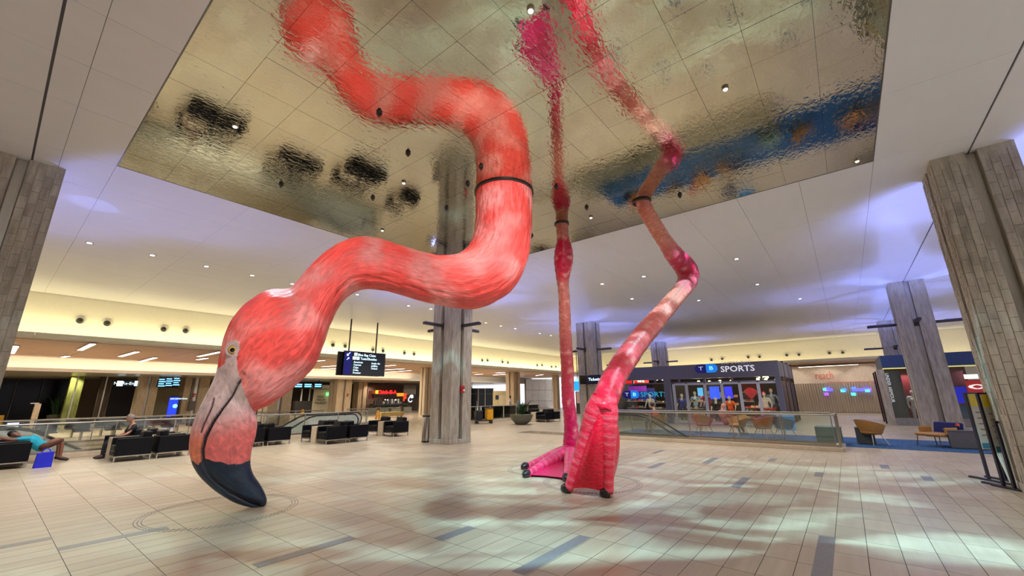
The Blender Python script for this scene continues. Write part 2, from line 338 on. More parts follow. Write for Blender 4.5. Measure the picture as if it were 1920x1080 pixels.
if rm.v: o = rm.build('ceiling_panel', CEIL, ceil); o['kind'] = 'stuff'
# ------------------------------------------------------------------ columns
def column(x, y, w, h, label, m=STONE, arms=True, channel=True, tiles=0, group='stone clad columns'):
    """square stone column, a steel channel in the middle of every face; x, y = centre"""
    t = thing('column', label, 'column', (x, y, 0), 0, group); r = w / 2; gw, gd = w * .075, w * .12
    out = []
    for k in range(4):
        R = Matrix.Rotation(k * PI / 2, 4, 'Z')
        for p in ((-r, -r), (-gw, -r), (-gw, -r + gd), (gw, -r + gd), (gw, -r)): out.append((R @ V((p[0], p[1], 0)))[:2])
    MB().prism(out, .16, h).build('stone_shaft', m, t)
    b = MB(); q = r + .012; b.box(-q, -q, 0, q, q, .16, ch=.01); b.build('plinth', m, t)
    if channel:
        for k in range(4):
            R = Matrix.Rotation(k * PI / 2, 4, 'Z')
            MB().box(-gw * .8, -r + gd - .02, .18, gw * .8, -r + gd - .004, h - .01, M=R).build('steel_channel', STEEL, t)
    if arms:
        for k in range(4):
            R = Matrix.Rotation(k * PI / 2, 4, 'Z')
            a = MB(); a.box(-.07, -r - 1.0, 4.55, .07, -r + gd - .02, 4.66, M=R, ch=.012); o = a.build('uplight_arm', DSTEEL, t)
            MB().box(-.05, -r - .95, 4.66, .05, -r - .35, 4.675, M=R).build('lens', mat('uplight_lens', (120, 130, 220), .3), o)
            MB().box(-.09, -r + .0, 4.45, .09, -r + gd - .02, 4.72, M=R).build('bracket', DSTEEL, o)
    if tiles:
        tw, th = (r - gw) / 4, .26; tm = MB().box(-tw / 2 + .004, -.012, .004, tw / 2 - .004, 0, th - .004, ch=.003); me = None; lst = []
        for k in tiles:
            for sgn in (-1, 1):
                for i in range(4):
                    for j in range(int((h - .2) / th)):
                        lst.append((k, sgn * (gw + (i + .5) * tw), .17 + (j + (.5 if i % 2 else 0)) * th))
        random.shuffle(lst); lst = [q for q in lst if q[2] + th < h]; rs = MB()
        def key(q):
            P = Matrix.Rotation(q[0] * PI / 2, 4, 'Z') @ V((q[1], -r, q[2])) + V((x, y, 0)); u, v_, d = proj(P)
            return 0 if (-20 < u < 1940 and -20 < v_ < 1100) else 1, d
        lst.sort(key=key)
        for n, (k, u, z) in enumerate(lst):
            R = Matrix.Rotation(k * PI / 2, 4, 'Z'); P = R @ V((u, -r, z)); dp = random.uniform(-.004, .004)
            if n < 290:
                if me is None: o = tm.build('stone_tile', m, t); me = o.data
                else: o = bpy.data.objects.new('stone_tile', me); COL.objects.link(o); o.parent = t
                o.location = P + R @ V((0, dp, 0)); o.rotation_euler = (0, 0, k * PI / 2)
            else:
                T = Matrix.Translation(P) @ R; rs.box(-tw / 2 + .004, -.012, .004, tw / 2 - .004, 0, th - .004, M=T)
        if rs.v: o = rs.build('stone_tile', m, t); o['kind'] = 'stuff'
    return t
CW = 1.15
column(11.33 + CW / 2, -2.15 - CW / 2, CW, HC, 'big stone column at the right edge behind the sign stands', tiles=(3, 2), arms=False)
column(.16 - CW / 2, 11.9 + CW / 2, CW, HC, 'big stone column at the left edge of the hall', tiles=(0,), arms=False)
column(11.33 + CW / 2, 12.10 + CW / 2, CW, HC, 'stone column in the middle under the curve of the flamingo neck')
column(23.99 + CW / 2, -2.2 - CW / 2, CW, HC, 'stone column beside the blue lounge chair')
column(23.7 + CW / 2, 12.25 + CW / 2, CW, HC, 'stone column with the ticketing sign on it')
column(36.9 + CW / 2, -2.4 - CW / 2, CW, HC, 'distant stone column behind the navy kiosk')
column(37.6 + CW / 2, 12.4 + CW / 2, CW, HC, 'distant stone column rising over the sports shop roof')
for x, y in ((11.9, -2.72), (11.9, 12.67), (24.56, -2.77), (24.27, 12.82), (37.5, -2.97), (38.2, 12.97), (-.41, 12.47)):
    for k in ((0, 1) if (x, y) == (11.9, -2.72) else (1, 2) if x < 0 else (0, 1, 2, 3)):
        pw = 480 if x < 13 else 800
        d = V((math.sin(k * PI / 2), -math.cos(k * PI / 2), 0)); p = V((x, y, 4.71)) + d * 1.25
        lamp('SPOT', 'blue_uplight_lamp', p, pw, BLUE, p + V((0, 0, 1)) + d * .5, spot_size=rad(125), spot_blend=1, shadow_soft_size=.05)
# ------------------------------------------------------------------ the flamingo
FL = thing('flamingo_sculpture', 'giant pink flamingo sculpture dipping its bill to the floor below the mirror ceiling', 'sculpture', (6.5, 5.4, 0))
FLinv = V((6.5, 5.4, 0))
P0 = atz(945, 362, HC); P1 = atz(488, 950, 0)
_d = V((P1.x - P0.x, P1.y - P0.y, 0)).normalized(); PN = V((_d.y, -_d.x, 0))
if PN.dot(V((P0.x, P0.y, 0))) > 0: PN = -PN        # normal faces the viewer's side
def onplane(x, y):
    r = ray(x, y); t = (P0 - V((0, 0, EYE))).dot(PN) / r.dot(PN); return V((0, 0, EYE)) + r * t
def cr(p, t):
    i = min(int(t), len(p) - 2); f = t - i
    a, b, c, d = p[max(i - 1, 0)], p[i], p[i + 1], p[min(i + 2, len(p) - 1)]
    return [.5 * ((2 * b[k]) + (-a[k] + c[k]) * f + (2 * a[k] - 5 * b[k] + 4 * c[k] - d[k]) * f * f + (-a[k] + 3 * b[k] - 3 * c[k] + d[k]) * f ** 3) for k in range(len(b))]
RIB = [(893,358,995,366,1),(893,385,995,395,1),(892,412,994,437,1),(888,440,988,485,1),(878,462,969,532,1),(862,476,935,562,1),(842,481,893,578,1),(815,480,848,575,1),(780,472,803,566,1),
       (745,461,760,554,1),(708,450,718,543,1),(668,448,682,541,1),(628,464,655,552,.98),(593,492,633,577,.96),(566,521,617,612,.93),(546,541,604,650,.86),
       (508,545,590,685,.78),(470,566,566,711,.72),(443,595,537,736,.70),(425,630,508,757,.68),(415,664,483,768,.64),(408,695,478,778,.60),(397,722,481,793,.58),(384,747,480,810,.56),
       (370,775,476,828,.54),(360,805,471,848,.52),(355,838,469,866,.50),(360,866,471,880,.48),(373,890,476,892,.47),(394,912,484,903,.46),(418,930,492,916,.46),(442,943,498,929,.48),(463,949.5,500,939,.55),(479,951.5,498,947,.7),(487,951.5,493,950,.8)]
MOUTH = [(474,706),(462,722),(447,742),(428,764),(410,788),(395,815),(388,840),(388,862),(395,882),(412,902),(438,922),(466,936),(488,946)]
NOST = [(411,747),(408,760),(402,775),(393,792),(387,808)]
def dseg(p, poly):
    best = 1e9
    for a, b in zip(poly, poly[1:]):
        dx, dy = b[0] - a[0], b[1] - a[1]; t = max(0, min(1, ((p[0] - a[0]) * dx + (p[1] - a[1]) * dy) / (dx * dx + dy * dy)))
        best = min(best, math.hypot(p[0] - a[0] - t * dx, p[1] - a[1] - t * dy))
    return best
def inside(p, poly):
    c = False; n = len(poly)
    for i in range(n):
        (x1, y1), (x2, y2) = poly[i], poly[(i + 1) % n]
        if (y1 > p[1]) != (y2 > p[1]) and p[0] < (x2 - x1) * (p[1] - y1) / (y2 - y1) + x1: c = not c
    return c
SKIN = [(300,700),(412,694),(424,690),(438,684),(441,668),(440,652),(447,645),(459,644),(468,649),(469,660),(464,674),(463,690),(467,712),(472,740),(479,771),(600,790),(600,1000),(300,1000)]
BLACKZ = [(300,862),(368,862),(380,870),(388,852),(396,856),(410,861),(428,864),(440,866),(452,869),(471,862),(600,862),(600,1000),(300,1000)]
sm = lambda a, b, x: max(0, min(1, (x - a) / (b - a))) ** 2 * (3 - 2 * max(0, min(1, (x - a) / (b - a))))
mixc = lambda a, b, t: tuple(a[i] + (b[i] - a[i]) * t for i in range(3))
C = lambda *a: lin(*a)[:3]
def bodycol(q, P, s):
    n = noise.noise(P * 1.7) * .5 + .5; n2 = noise.noise(P * 5) * .5 + .5
    c = mixc(C(238, 84, 76), C(250, 156, 150), sm(.42, .75, n) * .85)  # coral base with rose highlights put into the colour as noise patches
    c = mixc(c, C(222, 54, 48), sm(.5, .8, n2) * .45)
    if inside(q, SKIN):
        d = 1.0; c = mixc(C(206, 182, 180), C(226, 196, 190), n2)
        f = sm(755, 830, q[1] + .25 * (q[0] - 430)); c = mixc(c, C(238, 104, 98), f * .9)
        if q[0] < 395 and q[1] > 800: c = mixc(c, C(236, 132, 100), sm(800, 840, q[1]))
        if inside((q[0], q[1] + 3 * noise.noise(V((q[0] * .07, 0, 0)))), BLACKZ): c = mixc(C(12, 26, 46), C(24, 44, 68), n2)
        dm = dseg(q, MOUTH)
        wm = 2.6 + 2.6 * sm(730, 820, q[1])
        if dm < wm: c = mixc(C(26, 16, 26), c, sm(wm * .5, wm, dm))  # shade of the gap between the mandibles, put into the colour
        dn = dseg(q, NOST)
        if dn < 2.6: c = mixc(C(90, 50, 55), c, sm(1., 2.6, dn))
    return c
NS, NA = 820, 180
seg = [0]
for a, b in zip(RIB, RIB[1:]): seg.append(seg[-1] + math.hypot((a[0] + a[2] - b[0] - b[2]) / 2, (a[1] + a[3] - b[1] - b[3]) / 2) * (2.1 if a[1] > 660 else 1))
vs, uvs, cols, prof2 = [], [], [], []
arc = 0; last = None
for i in range(NS + 1):
    s = seg[-1] * i / NS; k = 0
    while k < len(seg) - 2 and seg[k + 1] < s: k += 1
    r = cr(RIB, k + (s - seg[k]) / (seg[k + 1] - seg[k])); L3, R3 = onplane(r[0], r[1]), onplane(r[2], r[3])
    c = (L3 + R3) / 2; a = (R3 - L3) / 2; ra = a.length
    if last is not None: arc += (c - last).length
    last = c
    for j in range(NA):
        t = 2 * PI * j / NA; ct, st = math.cos(t), math.sin(t)
        q = ((r[0] + r[2]) / 2 + (r[2] - r[0]) / 2 * ct, (r[1] + r[3]) / 2 + (r[3] - r[1]) / 2 * ct)
        p = c + a * ct + PN * (ra * r[4] * st); nrm = (a.normalized() * ct + PN * st)
        dz = 0
        skin = q[1] > 640 and inside(q, SKIN)
        if q[1] > 690:
            dm = dseg(q, MOUTH); dz -= .06 * math.exp(-(dm / 4.2) ** 2) * min(1, abs(st) * 2)
            dn = dseg(q, NOST); dz -= .022 * math.exp(-(dn / 2.4) ** 2) * abs(st)
        de = math.hypot(q[0] - 453, q[1] - 660); dz -= .03 * math.exp(-(de / 11) ** 2) * abs(st)
        if not skin and i > 2:
            m = noise.noise(V((ct * 7, st * 7, arc * 2.6))) ; m2 = noise.noise(V((ct * 16, st * 16, arc * 5 + 9)))
            dz += .018 * m + .010 * m2
        elif skin:
            dz += .004 * noise.noise(p * 9)
            if 430 < q[0] < 468 and 835 < q[1] < 875: dz += .012 * math.sin(q[0] * 1.0) * math.exp(-((q[1] - 855) / 14) ** 2) * abs(st)
        p = p + nrm * dz; vs.append(p); uvs.append((j / NA, arc)); prof2.append(q); cols.append(None)
for i, q in enumerate(prof2): cols[i] = bodycol(q, vs[i], 0)
faces_b, faces_k = [], []
for i in range(NS):
    for j in range(NA):
        f = (i * NA + j, i * NA + (j + 1) % NA, (i + 1) * NA + (j + 1) % NA, (i + 1) * NA + j)
        q = prof2[f[0]]; (faces_k if (q[1] > 640 and inside(q, SKIN)) else faces_b).append(f)
faces_k.append(tuple(range(NS * NA, NS * NA + NA)))
def colored(name, vs, fs, uvs, cols, m, parent, shift=V((0, 0, 0))):
    used = sorted({i for f in fs for i in f}); mp = {u: k for k, u in enumerate(used)}
    me = bpy.data.meshes.new(name); me.from_pydata([tuple(V(vs[u]) - shift) for u in used], [], [tuple(mp[i] for i in f) for f in fs])
    me.polygons.foreach_set('use_smooth', [True] * len(me.polygons))
    ul = me.uv_layers.new(name='uv'); cl = me.color_attributes.new('col', 'FLOAT_COLOR', 'POINT')
    cb = []; 
    for u in used: cb += list(cols[u]) + [1]
    cl.data.foreach_set('color', cb)
    ub = []; li = [0] * len(me.loops); me.loops.foreach_get('vertex_index', li)
    for i in li: ub += list(uvs[used[i]])
    ul.data.foreach_set('uv', ub)
    me.materials.append(m); o = bpy.data.objects.new(name, me); COL.objects.link(o); o.parent = parent; me.update(); return o
FEATH = feather_mat('feather_paint', 90, 6, .6); BILLM = feather_mat('bill_paint', 30, 8, .25, .4); LEGM = feather_mat('leg_paint', 7, 26, .5, .28)
colored('neck_and_head', vs, faces_b, uvs, cols, FEATH, FL, FLinv)
bill = colored('bill', vs, faces_k, uvs, cols, BILLM, FL, FLinv); bill['label'] = 'white and pink hooked bill with a black tip'
# ridged lamellae along the dark cutting edge
lm = MB()
for i in range(60):
    t = 7.2 + 4.4 * i / 60; q = cr(MOUTH, t); qx, qy = q[0] + 3.0, q[1] - 1.5
    best = min(range(0, len(prof2), 3), key=lambda k: (prof2[k][0] - qx) ** 2 + (prof2[k][1] - qy) ** 2 + (0 if math.sin(2 * PI * (k % NA) / NA) > 0 else 1e6))
    p = vs[best] - FLinv; lm.ball(p, .007, (1, 1, 1.8), 6)
o = lm.build('lamella_row', mat('bill_ridge', (40, 58, 74), .35), bill, True); o['kind'] = 'stuff'
def on_side(x, y):
    best = min((k for k in range(0, len(prof2)) if math.sin(2 * PI * (k % NA) / NA) > 0), key=lambda k: (prof2[k][0] - x) ** 2 + (prof2[k][1] - y) ** 2); return vs[best]
pe = on_side(453, 660); eye = MB().ball(pe - FLinv - PN * .03, .088, (1, 1, 1), 24).build('eyeball', mat('eye_amber', (214, 178, 96), .12, coat=1), FL, 2)
dv = (V((0, 0, EYE)) - pe).normalized() * .35 + PN * .65; dv.normalize()
q = V((0, 0, 1)).rotation_difference(dv)
MB().lathe([(.0, -.02), (.036, -.02), (.036, .004), (.0, .012)], pe - FLinv - PN * .03 + dv * .078, 20, axis=dv).build('pupil', mat('pupil_black', (8, 8, 10), .1), eye, True)
MB().lathe([(.060, -.02), (.062, .0), (.056, .004), (.052, -.02)], pe - FLinv - PN * .03 + dv * .066, 24, False, axis=dv).build('iris_ring', mat('iris_brown', (70, 44, 26), .3), eye, True)
ring = []
for k in range(25):
    a = 2 * PI * k / 24; u = dv.orthogonal().normalized(); w = dv.cross(u); ring.append(pe - FLinv - PN * .008 + (u * math.cos(a) + w * math.sin(a)) * .096 + dv * .012)
MB().tube(ring, .02, 8, False).build('eyelid', mat('eyelid_skin', (196, 170, 166), .5), FL, 2)
# collars where the sculpture enters the mirror
def collar(c, rx, par):
    pts = [V((c.x + rx * math.cos(2 * PI * k / 40), c.y + rx * math.sin(2 * PI * k / 40), HC - .02)) - FLinv for k in range(41)]
    return MB().tube(pts, .022, 6, False).build('ceiling_collar', DSTEEL, par, True)
rn = (onplane(995, 366) - onplane(893, 358)).length / 2
c0 = (onplane(995, 366) + onplane(893, 358)) / 2; collar(c0, rn + .015, FL)
# legs ---------------------------------------------------------------
HOT, SAL, KNEE, MAG = C(218, 22, 56), C(186, 102, 88), C(190, 18, 58), C(200, 14, 84)
def legmesh(st, label, hot):
    """st: (x, y, z, radius, colour index 0..) stations, smooth tube"""
    N, A = 170, 40; vs, uv, co = [], [], []; arc = 0; last = None
    ts = [cr(st, (len(st) - 1) * i / N) for i in range(N + 1)]
    pts = [V(t[:3]) for t in ts]; u = None
    for i, t in enumerate(ts):
        T = (pts[min(i + 1, N)] - pts[max(i - 1, 0)]).normalized()
        u = T.orthogonal().normalized() if u is None else (u - T * u.dot(T)).normalized(); w = T.cross(u)
        if last is not None: arc += (pts[i] - last).length
        last = pts[i]
        for j in range(A):
            a = 2 * PI * j / A; nr = u * math.cos(a) + w * math.sin(a)
            rr = t[3] * (1 + .05 * noise.noise(pts[i] * 3 + nr * .6)) + .010 * (abs(math.sin(arc * 17 + 1.2 * noise.noise(nr * 2)))) ** 3 + .004 * noise.noise(nr * 9 + pts[i] * 9)
            p = pts[i] + nr * rr; vs.append(p); uv.append((j / A, arc))
            c = tuple(t[4:7]); co.append(mixc(c, mixc(c, (1, .6, .5), .35), sm(.1, .6, noise.noise(p * 6))))
    fs = [(i * A + j, i * A + (j + 1) % A, (i + 1) * A + (j + 1) % A, (i + 1) * A + j) for i in range(N) for j in range(A)] + [tuple(N * A + j for j in range(A))]
    o = colored('leg', vs, fs, uv, co, LEGM, FL, FLinv); o['label'] = label; return o
def px2(x, y, D):        # point on a sight line at a given depth
    return V((0, 0, EYE)) + ray(x, y) * D
def station(x, y, D, wpx, c): p = px2(x, y, D); return (p.x, p.y, p.z, wpx / 2 * D / F_PX) + c
# depth of leg one grows evenly from the ceiling ring to the ankle
LA = atz(1053, 420, HC); DA = (LA - V((0, 0, EYE))).dot(CFW); LB = atz(1071, 862, .0); DB = (LB - V((0, 0, EYE))).dot(CFW)
base1 = V((LA.x, LA.y, 0)); 
def vert1(x, y):         # leg one stands nearly upright: follow its own vertical plane
    f = sm(420, 862, y) ; d0 = ray(x, y); h = math.hypot(LA.x, LA.y) * (1 - (y - 420) / 442) + math.hypot(LB.x, LB.y) * ((y - 420) / 442); return h / math.hypot(d0.x, d0.y)
S1 = []
for x, y, w, c in ((1053,414,22,SAL),(1055,440,22,SAL),(1056,453,24,KNEE),(1056.5,466,32,KNEE),(1056.5,485,35,KNEE),(1055.5,502,32,KNEE),(1055,521,24,mixc(KNEE,SAL,.3)),(1056,536,20.5,SAL),(1058,565,20.5,SAL),(1059,600,21.5,SAL),(1061,649,23,C(176,76,74)),(1063.5,690,23,C(188,62,74)),(1065,744,23.5,C(200,44,78)),(1069,782,24,MAG),(1071,815,27,MAG),(1071,838,31,MAG),(1071,852,33,MAG)):
    S1.append(station(x, y, vert1(x, y), w, c))
leg1 = legmesh(S1, 'straight leg with its knee bulge below the ceiling', MAG)
S2 = []
K = [(1203,372,None,27,SAL),(1214,400,None,27,C(222,132,112)),(1232,430,None,27,C(226,140,118)),(1250,458,None,28,C(226,130,120)),(1268,482,None,34,C(214,60,96)),(1284,500,None,38,KNEE),(1291,518,None,37,KNEE),(1284,536,None,32,C(220,90,104)),(1268,556,None,30,C(220,128,112)),(1246,582,None,33,C(190,104,92)),(1222,610,None,37,C(184,92,84)),(1197,641,None,39,C(184,82,80)),(1174,672,None,41,C(196,70,78)),(1154,704,None,43,C(208,54,72)),(1140,735,None,46,C(216,36,64)),(1131,768,None,48,HOT),(1131,768,None,47,HOT),(1132,790,None,32,HOT),(1134,812,None,14,HOT)]
Pk = [(372, None), ]
L2T = atz(1203, 378, HC); DT = (L2T - V((0, 0, EYE))).dot(CFW)
def D2(i, y):            # depths found from the sculpture and its own mirror image
    pts = [(0, DT), (6, 10.30), (10, 9.55), (13, 8.45), (15, 7.62), (16, 7.72), (17, 7.80), (18, 7.88), (30, 7.9)]
    for (a, da), (b, db) in zip(pts, pts[1:]):
        if a <= i <= b: return da + (db - da) * (i - a) / (b - a)
for i, (x, y, _, w, c) in enumerate(K): S2.append(station(x, y, D2(i, y), w, c))
leg2 = legmesh(S2, 'bent leg with its knee pointing away', HOT)
collar(LA, .185, leg1); collar(V((L2T.x, L2T.y, 0)), .21, leg2)
CLAW = mat('claw_black', (34, 28, 30), .25)
def foot(A, tips, rA, rT, col, par, sag, arch, webs=((0, 1), (1, 2)), lift=.0):
    NSg, n = 26, 16; vs, uv, co, fs = [], [], [], []
    def toe(k, s):
        p = (A[k] if isinstance(A, list) else A).lerp(tips[k], s); p = p + V((0, 0, arch * math.sin(PI * min(1, s)) * (1 - s * .5))); return p
    def rad_(s): return (rT + (rA - rT) * (1 - s) ** 1.4) * min(1, .62 + s * 2.2)
    for k in range(len(tips)):
        u = None; base = len(vs)
        for i in range(NSg + 1):
            s = i / NSg; p = toe(k, s); T = (toe(k, min(1, s + .02)) - toe(k, max(0, s - .02))).normalized()
            u = T.orthogonal().normalized() if u is None else (u - T * u.dot(T)).normalized(); w = T.cross(u)
            r = rad_(s) * (1 + .06 * abs(math.sin(s * 34)))
            for j in range(n):
                a = 2 * PI * j / n; q = p + (u * math.cos(a) + w * math.sin(a)) * r; q.z = max(q.z, .004); vs.append(q); uv.append((j / n, s * 1.5)); co.append(mixc(col, mixc(col, (1, .5, .55), .4), .5 * abs(math.sin(s * 34)) ** 4))
        fs += [(base + i * n + j, base + i * n + (j + 1) % n, base + (i + 1) * n + (j + 1) % n, base + (i + 1) * n + j) for i in range(NSg) for j in range(n)]
        fs.append(tuple(base + NSg * n + j for j in range(n)))
    for a_, b_ in webs:
        M_ = 16
        for side in (0, 1):
            base = len(vs)
            for i in range(NSg + 1):
                for j in range(M_ + 1):
                    t = j / M_; s = i / NSg * (1 - .04 * math.sin(PI * t)); pa, pb = toe(a_, s), toe(b_, s); p = pa.lerp(pb, t)
                    nrm = (pb - pa).cross(tips[a_] - toe(a_, 0)); nrm = nrm.normalized() if nrm.length > 1e-6 else V((0, 0, 1))
                    if nrm.z > 0: nrm = -nrm
                    bl = rad_(s) * .2 * (1 - math.sin(PI * t))
                    p = p + nrm * (sag * math.sin(PI * t) * math.sin(PI * min(1, s * .9 + .05)) + (.02 if side else 0)); p.z = max(p.z, .003 + (.0 if side else .02)); vs.append(p); uv.append((t, s * 1.5)); co.append(mixc(col, (col[0] * .85, col[1] * .5, col[2] * .6), math.sin(PI * t)))
            g = [(base + i * (M_ + 1) + j, base + i * (M_ + 1) + j + 1, base + (i + 1) * (M_ + 1) + j + 1, base + (i + 1) * (M_ + 1) + j) for i in range(NSg) for j in range(M_)]
            fs += g
    o = colored('foot', vs, fs, uv, co, LEGM, par, FLinv)
    for k in range(len(tips)):
        d = (tips[k] - toe(k, .93)); d.z = 0; d = d.normalized(); c = MB(); t0 = tips[k] - FLinv; t0.z = 0
        c.tube([t0 + V((0, 0, rT)) - d * .03, t0 + d * .05 + V((0, 0, rT * 1.05)), t0 + d * .11 + V((0, 0, rT * .75)), t0 + d * .15 + V((0, 0, rT * .35))], [rT * 1.05, rT * 1.12, rT * .85, rT * .3], 12)
        c.build('claw', CLAW, par, 2)
# foot one lies flat, foot two stands steeply on its toes
A1 = px2(1072, 846, vert1(1072, 846)); t1 = [atz(986, 876, .05), atz(988, 890, .05), atz(1062, 897, .05)]
foot(A1, t1, .23, .08, MAG, leg1, .08, .05)
DJ = 7.58
A2 = [px2(1124, 742, DJ + .05), px2(1141, 742, DJ + .05), px2(1138, 745, DJ + .20)]; t2 = [atz(1066, 917, .07), atz(1141, 925, .07), atz(1139, 903, .07)]
foot(A2, t2, .205, .085, HOT, leg2, .20, .0)
# rings of saw cuts in the floor round the bill and the feet
def cuts(label, c, r, a0, a1, rings=3):
    b = MB()
    for q in range(rings):
        R = r + q * .045; n = int(R * 2 * PI / .075)
        for k in range(n):
            a = 2 * PI * (k + .5 * q) / n
            if not (a0 <= a <= a1): continue
            d = V((math.cos(a), math.sin(a), 0)); t = V((-d.y, d.x, 0)); p = c + d * R
            pts = [p + t * .022 + d * .006, p - t * .022 + d * .006, p - t * .022 - d * .006, p + t * .022 - d * .006]
            b.add([(v.x, v.y, .0004) for v in pts] + [(v.x, v.y, .0022) for v in pts], [(4, 5, 6, 7), (0, 1, 5, 4), (1, 2, 6, 5), (2, 3, 7, 6), (3, 0, 4, 7)])
    o = b.build('floor_ring', mat('cut_mark', (96, 92, 92), .6)); tag(o, label, 'floor marking', 'dashed rings cut in the floor', None); o['kind'] = 'stuff'
bl, br = atz(253, 975), atz(560, 940)
cuts('dashed ring in the floor tiles around the bill', (bl + br) / 2, (bl - br).length / 2 - .1, 0, 7)
cuts('dashed ring in the floor tiles around the steep front foot', atz(1110, 905), (atz(1032, 910) - atz(1110, 905)).length, 0, 7, 3)
cuts('dashed ring in the floor tiles around the flat rear foot', atz(1022, 880), (atz(953, 882) - atz(1022, 880)).length - .08, 0, 7, 3)
ORD = ['first', 'second', 'third', 'fourth', 'fifth', 'sixth', 'seventh', 'eighth', 'ninth', 'tenth', 'eleventh', 'twelfth', 'thirteenth', 'fourteenth', 'fifteenth', 'sixteenth', 'seventeenth', 'eighteenth', 'nineteenth', 'twentieth', 'twenty-first', 'twenty-second']
def rank(pts, p): return ORD[sorted(range(len(pts)), key=lambda i: pts[i][0]).index(list(pts).index(p))]
# ------------------------------------------------------------------ perimeter of the hall
def boxo(name, m, parent, *a, **k): return MB().box(*a, **k).build(name, m, parent)
w = struct(boxo('wall_left', COVE, None, -14, 27.05, 4.4, 45.9, 27.3, HC + .3))
for k in range(12):        # trough lip in lengths
    a = -14 + k * 4.95; boxo('cove_lip', COVE, w, a, 26.5, 4.42, a + 4.94, 27.05, 4.50); boxo('cove_lip', COVE, w, a, 26.5, 4.50, a + 4.94, 26.54, 4.60)
w = struct(boxo('wall_right', COVE, None, 45.6, -16, 4.4, 45.9, 27.05, HC + .3))
for k in range(9):
    a = -16 + k * 4.72; boxo('cove_lip', COVE, w, 45.05, a, 4.42, 45.6, a + 4.71, 4.50); boxo('cove_lip', COVE, w, 45.05, a, 4.50, 45.09, a + 4.71, 4.60)
lc = struct(boxo('ceiling', WOODC, None, -14, 27.3, 4.4, 54, 39, 4.6))
for k in range(16):
    a = -14 + k * 4.2; boxo('wood_panel', WOODC, lc, a + .01, 27.31, 4.37, a + 4.19, 38.9, 4.4)
w = struct(boxo('trim_2', COVE, None, -14, 39, 3.6, 54, 39.2, 4.6))
boxo('cove_lip', COVE, w, -14, 38.5, 3.55, 54, 39, 3.62); boxo('cove_lip', COVE, w, -14, 38.5, 3.62, 54, 38.54, 3.74)
struct(boxo('ceiling', mat('soffit_grey', (176, 170, 152), .3, var=.02), None, -14, 39.2, 3.6, 54, 56, 3.8))
sl = MB(); sl.add([(45.9, -16, 4.4), (45.9, 27, 4.4), (54, 27, 3.9), (54, -16, 3.9), (45.9, -16, 4.6), (45.9, 27, 4.6), (54, 27, 4.1), (54, -16, 4.1)], [(0, 1, 2, 3), (7, 6, 5, 4), (0, 4, 5, 1), (1, 5, 6, 2), (2, 6, 7, 3), (3, 7, 4, 0)])
struct(sl.build('ceiling', WOODC))
wb = struct(boxo('wall_back', mat('brown_wall', (118, 100, 76), .7), None, -14, 54, 0, 56, 54.3, 3.6))
struct(boxo('wall_far', WHITEP, None, 50, -16, 0, 50.3, 27, 4.2))
struct(boxo('wall_side', mat('hall_wall', (150, 142, 130), .7), None, -14.3, -16, 0, -14, 56, HC))
# ------------------------------------------------------------------ openings in the floor
for x0, y0, x1, y1 in VOIDS:
    b = MB(); t = .15
    b.box(x0 - t, y0 - t, -4.6, x1 + t, y1 + t, -4.5)
    b.box(x0 - t, y0 - t, -4.5, x0, y1 + t, -.5); b.box(x1, y0 - t, -4.5, x1 + t, y1 + t, -.5); b.box(x0, y0 - t, -4.5, x1, y0, -.5); b.box(x0, y1, -4.5, x1, y1 + t, -.5)
    struct(b.build('trim_3', WHITEP))
    lamp('AREA', 'stairwell_lamp', ((x0 + x1) / 2, (y0 + y1) / 2, -.9), 120 if x1 - x0 < 3 else 420, (1, .95, .85), None, shape='RECTANGLE', size=(x1 - x0) * .6, size_y=min(1.6, (y1 - y0) * .5))
def railing(label, pts, curb=.16, group='glass railings round the floor openings', step=1.55, h=1.07):
    t = thing('glass_railing', label, 'railing', (pts[0][0], pts[0][1], 0), 0, group); o0 = V((pts[0][0], pts[0][1], 0))
    for a, b in zip(pts, pts[1:]):
        a, b = V((*a, 0)) - o0, V((*b, 0)) - o0; L = (b - a).length; d = (b - a) / L; R = Matrix.Translation(a) @ Matrix.Rotation(math.atan2(d.y, d.x), 4, 'Z')
        boxo('curb', mat('curb_stone', (190, 174, 148), .45), t, -.06, -.12, 0, L + .06, .12, curb, M=R, ch=.01)
        boxo('base_shoe', STEEL, t, 0, -.03, curb, L, .03, curb + .07, M=R)
        n = max(1, round(L / step)); s = L / n
        for i in range(n):
            boxo('glass_panel', GLASS, t, i * s + .02, -.006, curb + .07, (i + 1) * s - .02, .006, h - .03, M=R)
        for i in range(n + 1): boxo('post', STEEL, t, i * s - .015, -.045, curb, i * s + .015, -.012, h - .02, M=R)
        MB().tube([R @ V((-.02, 0, h)), R @ V((L + .02, 0, h))], .028, 8).build('handrail', STEEL, t, True)
    return t
railing('glass railing in front of the tan tub chairs', [(16.7, 9.2), (16.7, .45), (18.1, .45)], curb=.12)
railing('glass railing behind the right escalator, nearer the tub chairs', [(18.3, .6), (18.3, 9.2)], curb=.05)
railing('long glass railing behind the black leather armchairs', [(-5, 19.85), (12.7, 19.85)])
railing('glass railing on the far side of the left escalators', [(-5, 24.4), (12.7, 24.4)])
railing('glass railing behind the yellow cleaning cart and the bowl planter', [(18.2, 20.1), (28.7, 20.1), (28.7, 23.1)])
railing('short glass railing left of the wet floor sign by the food court', [(14.2, 24.4), (18.2, 24.4)])
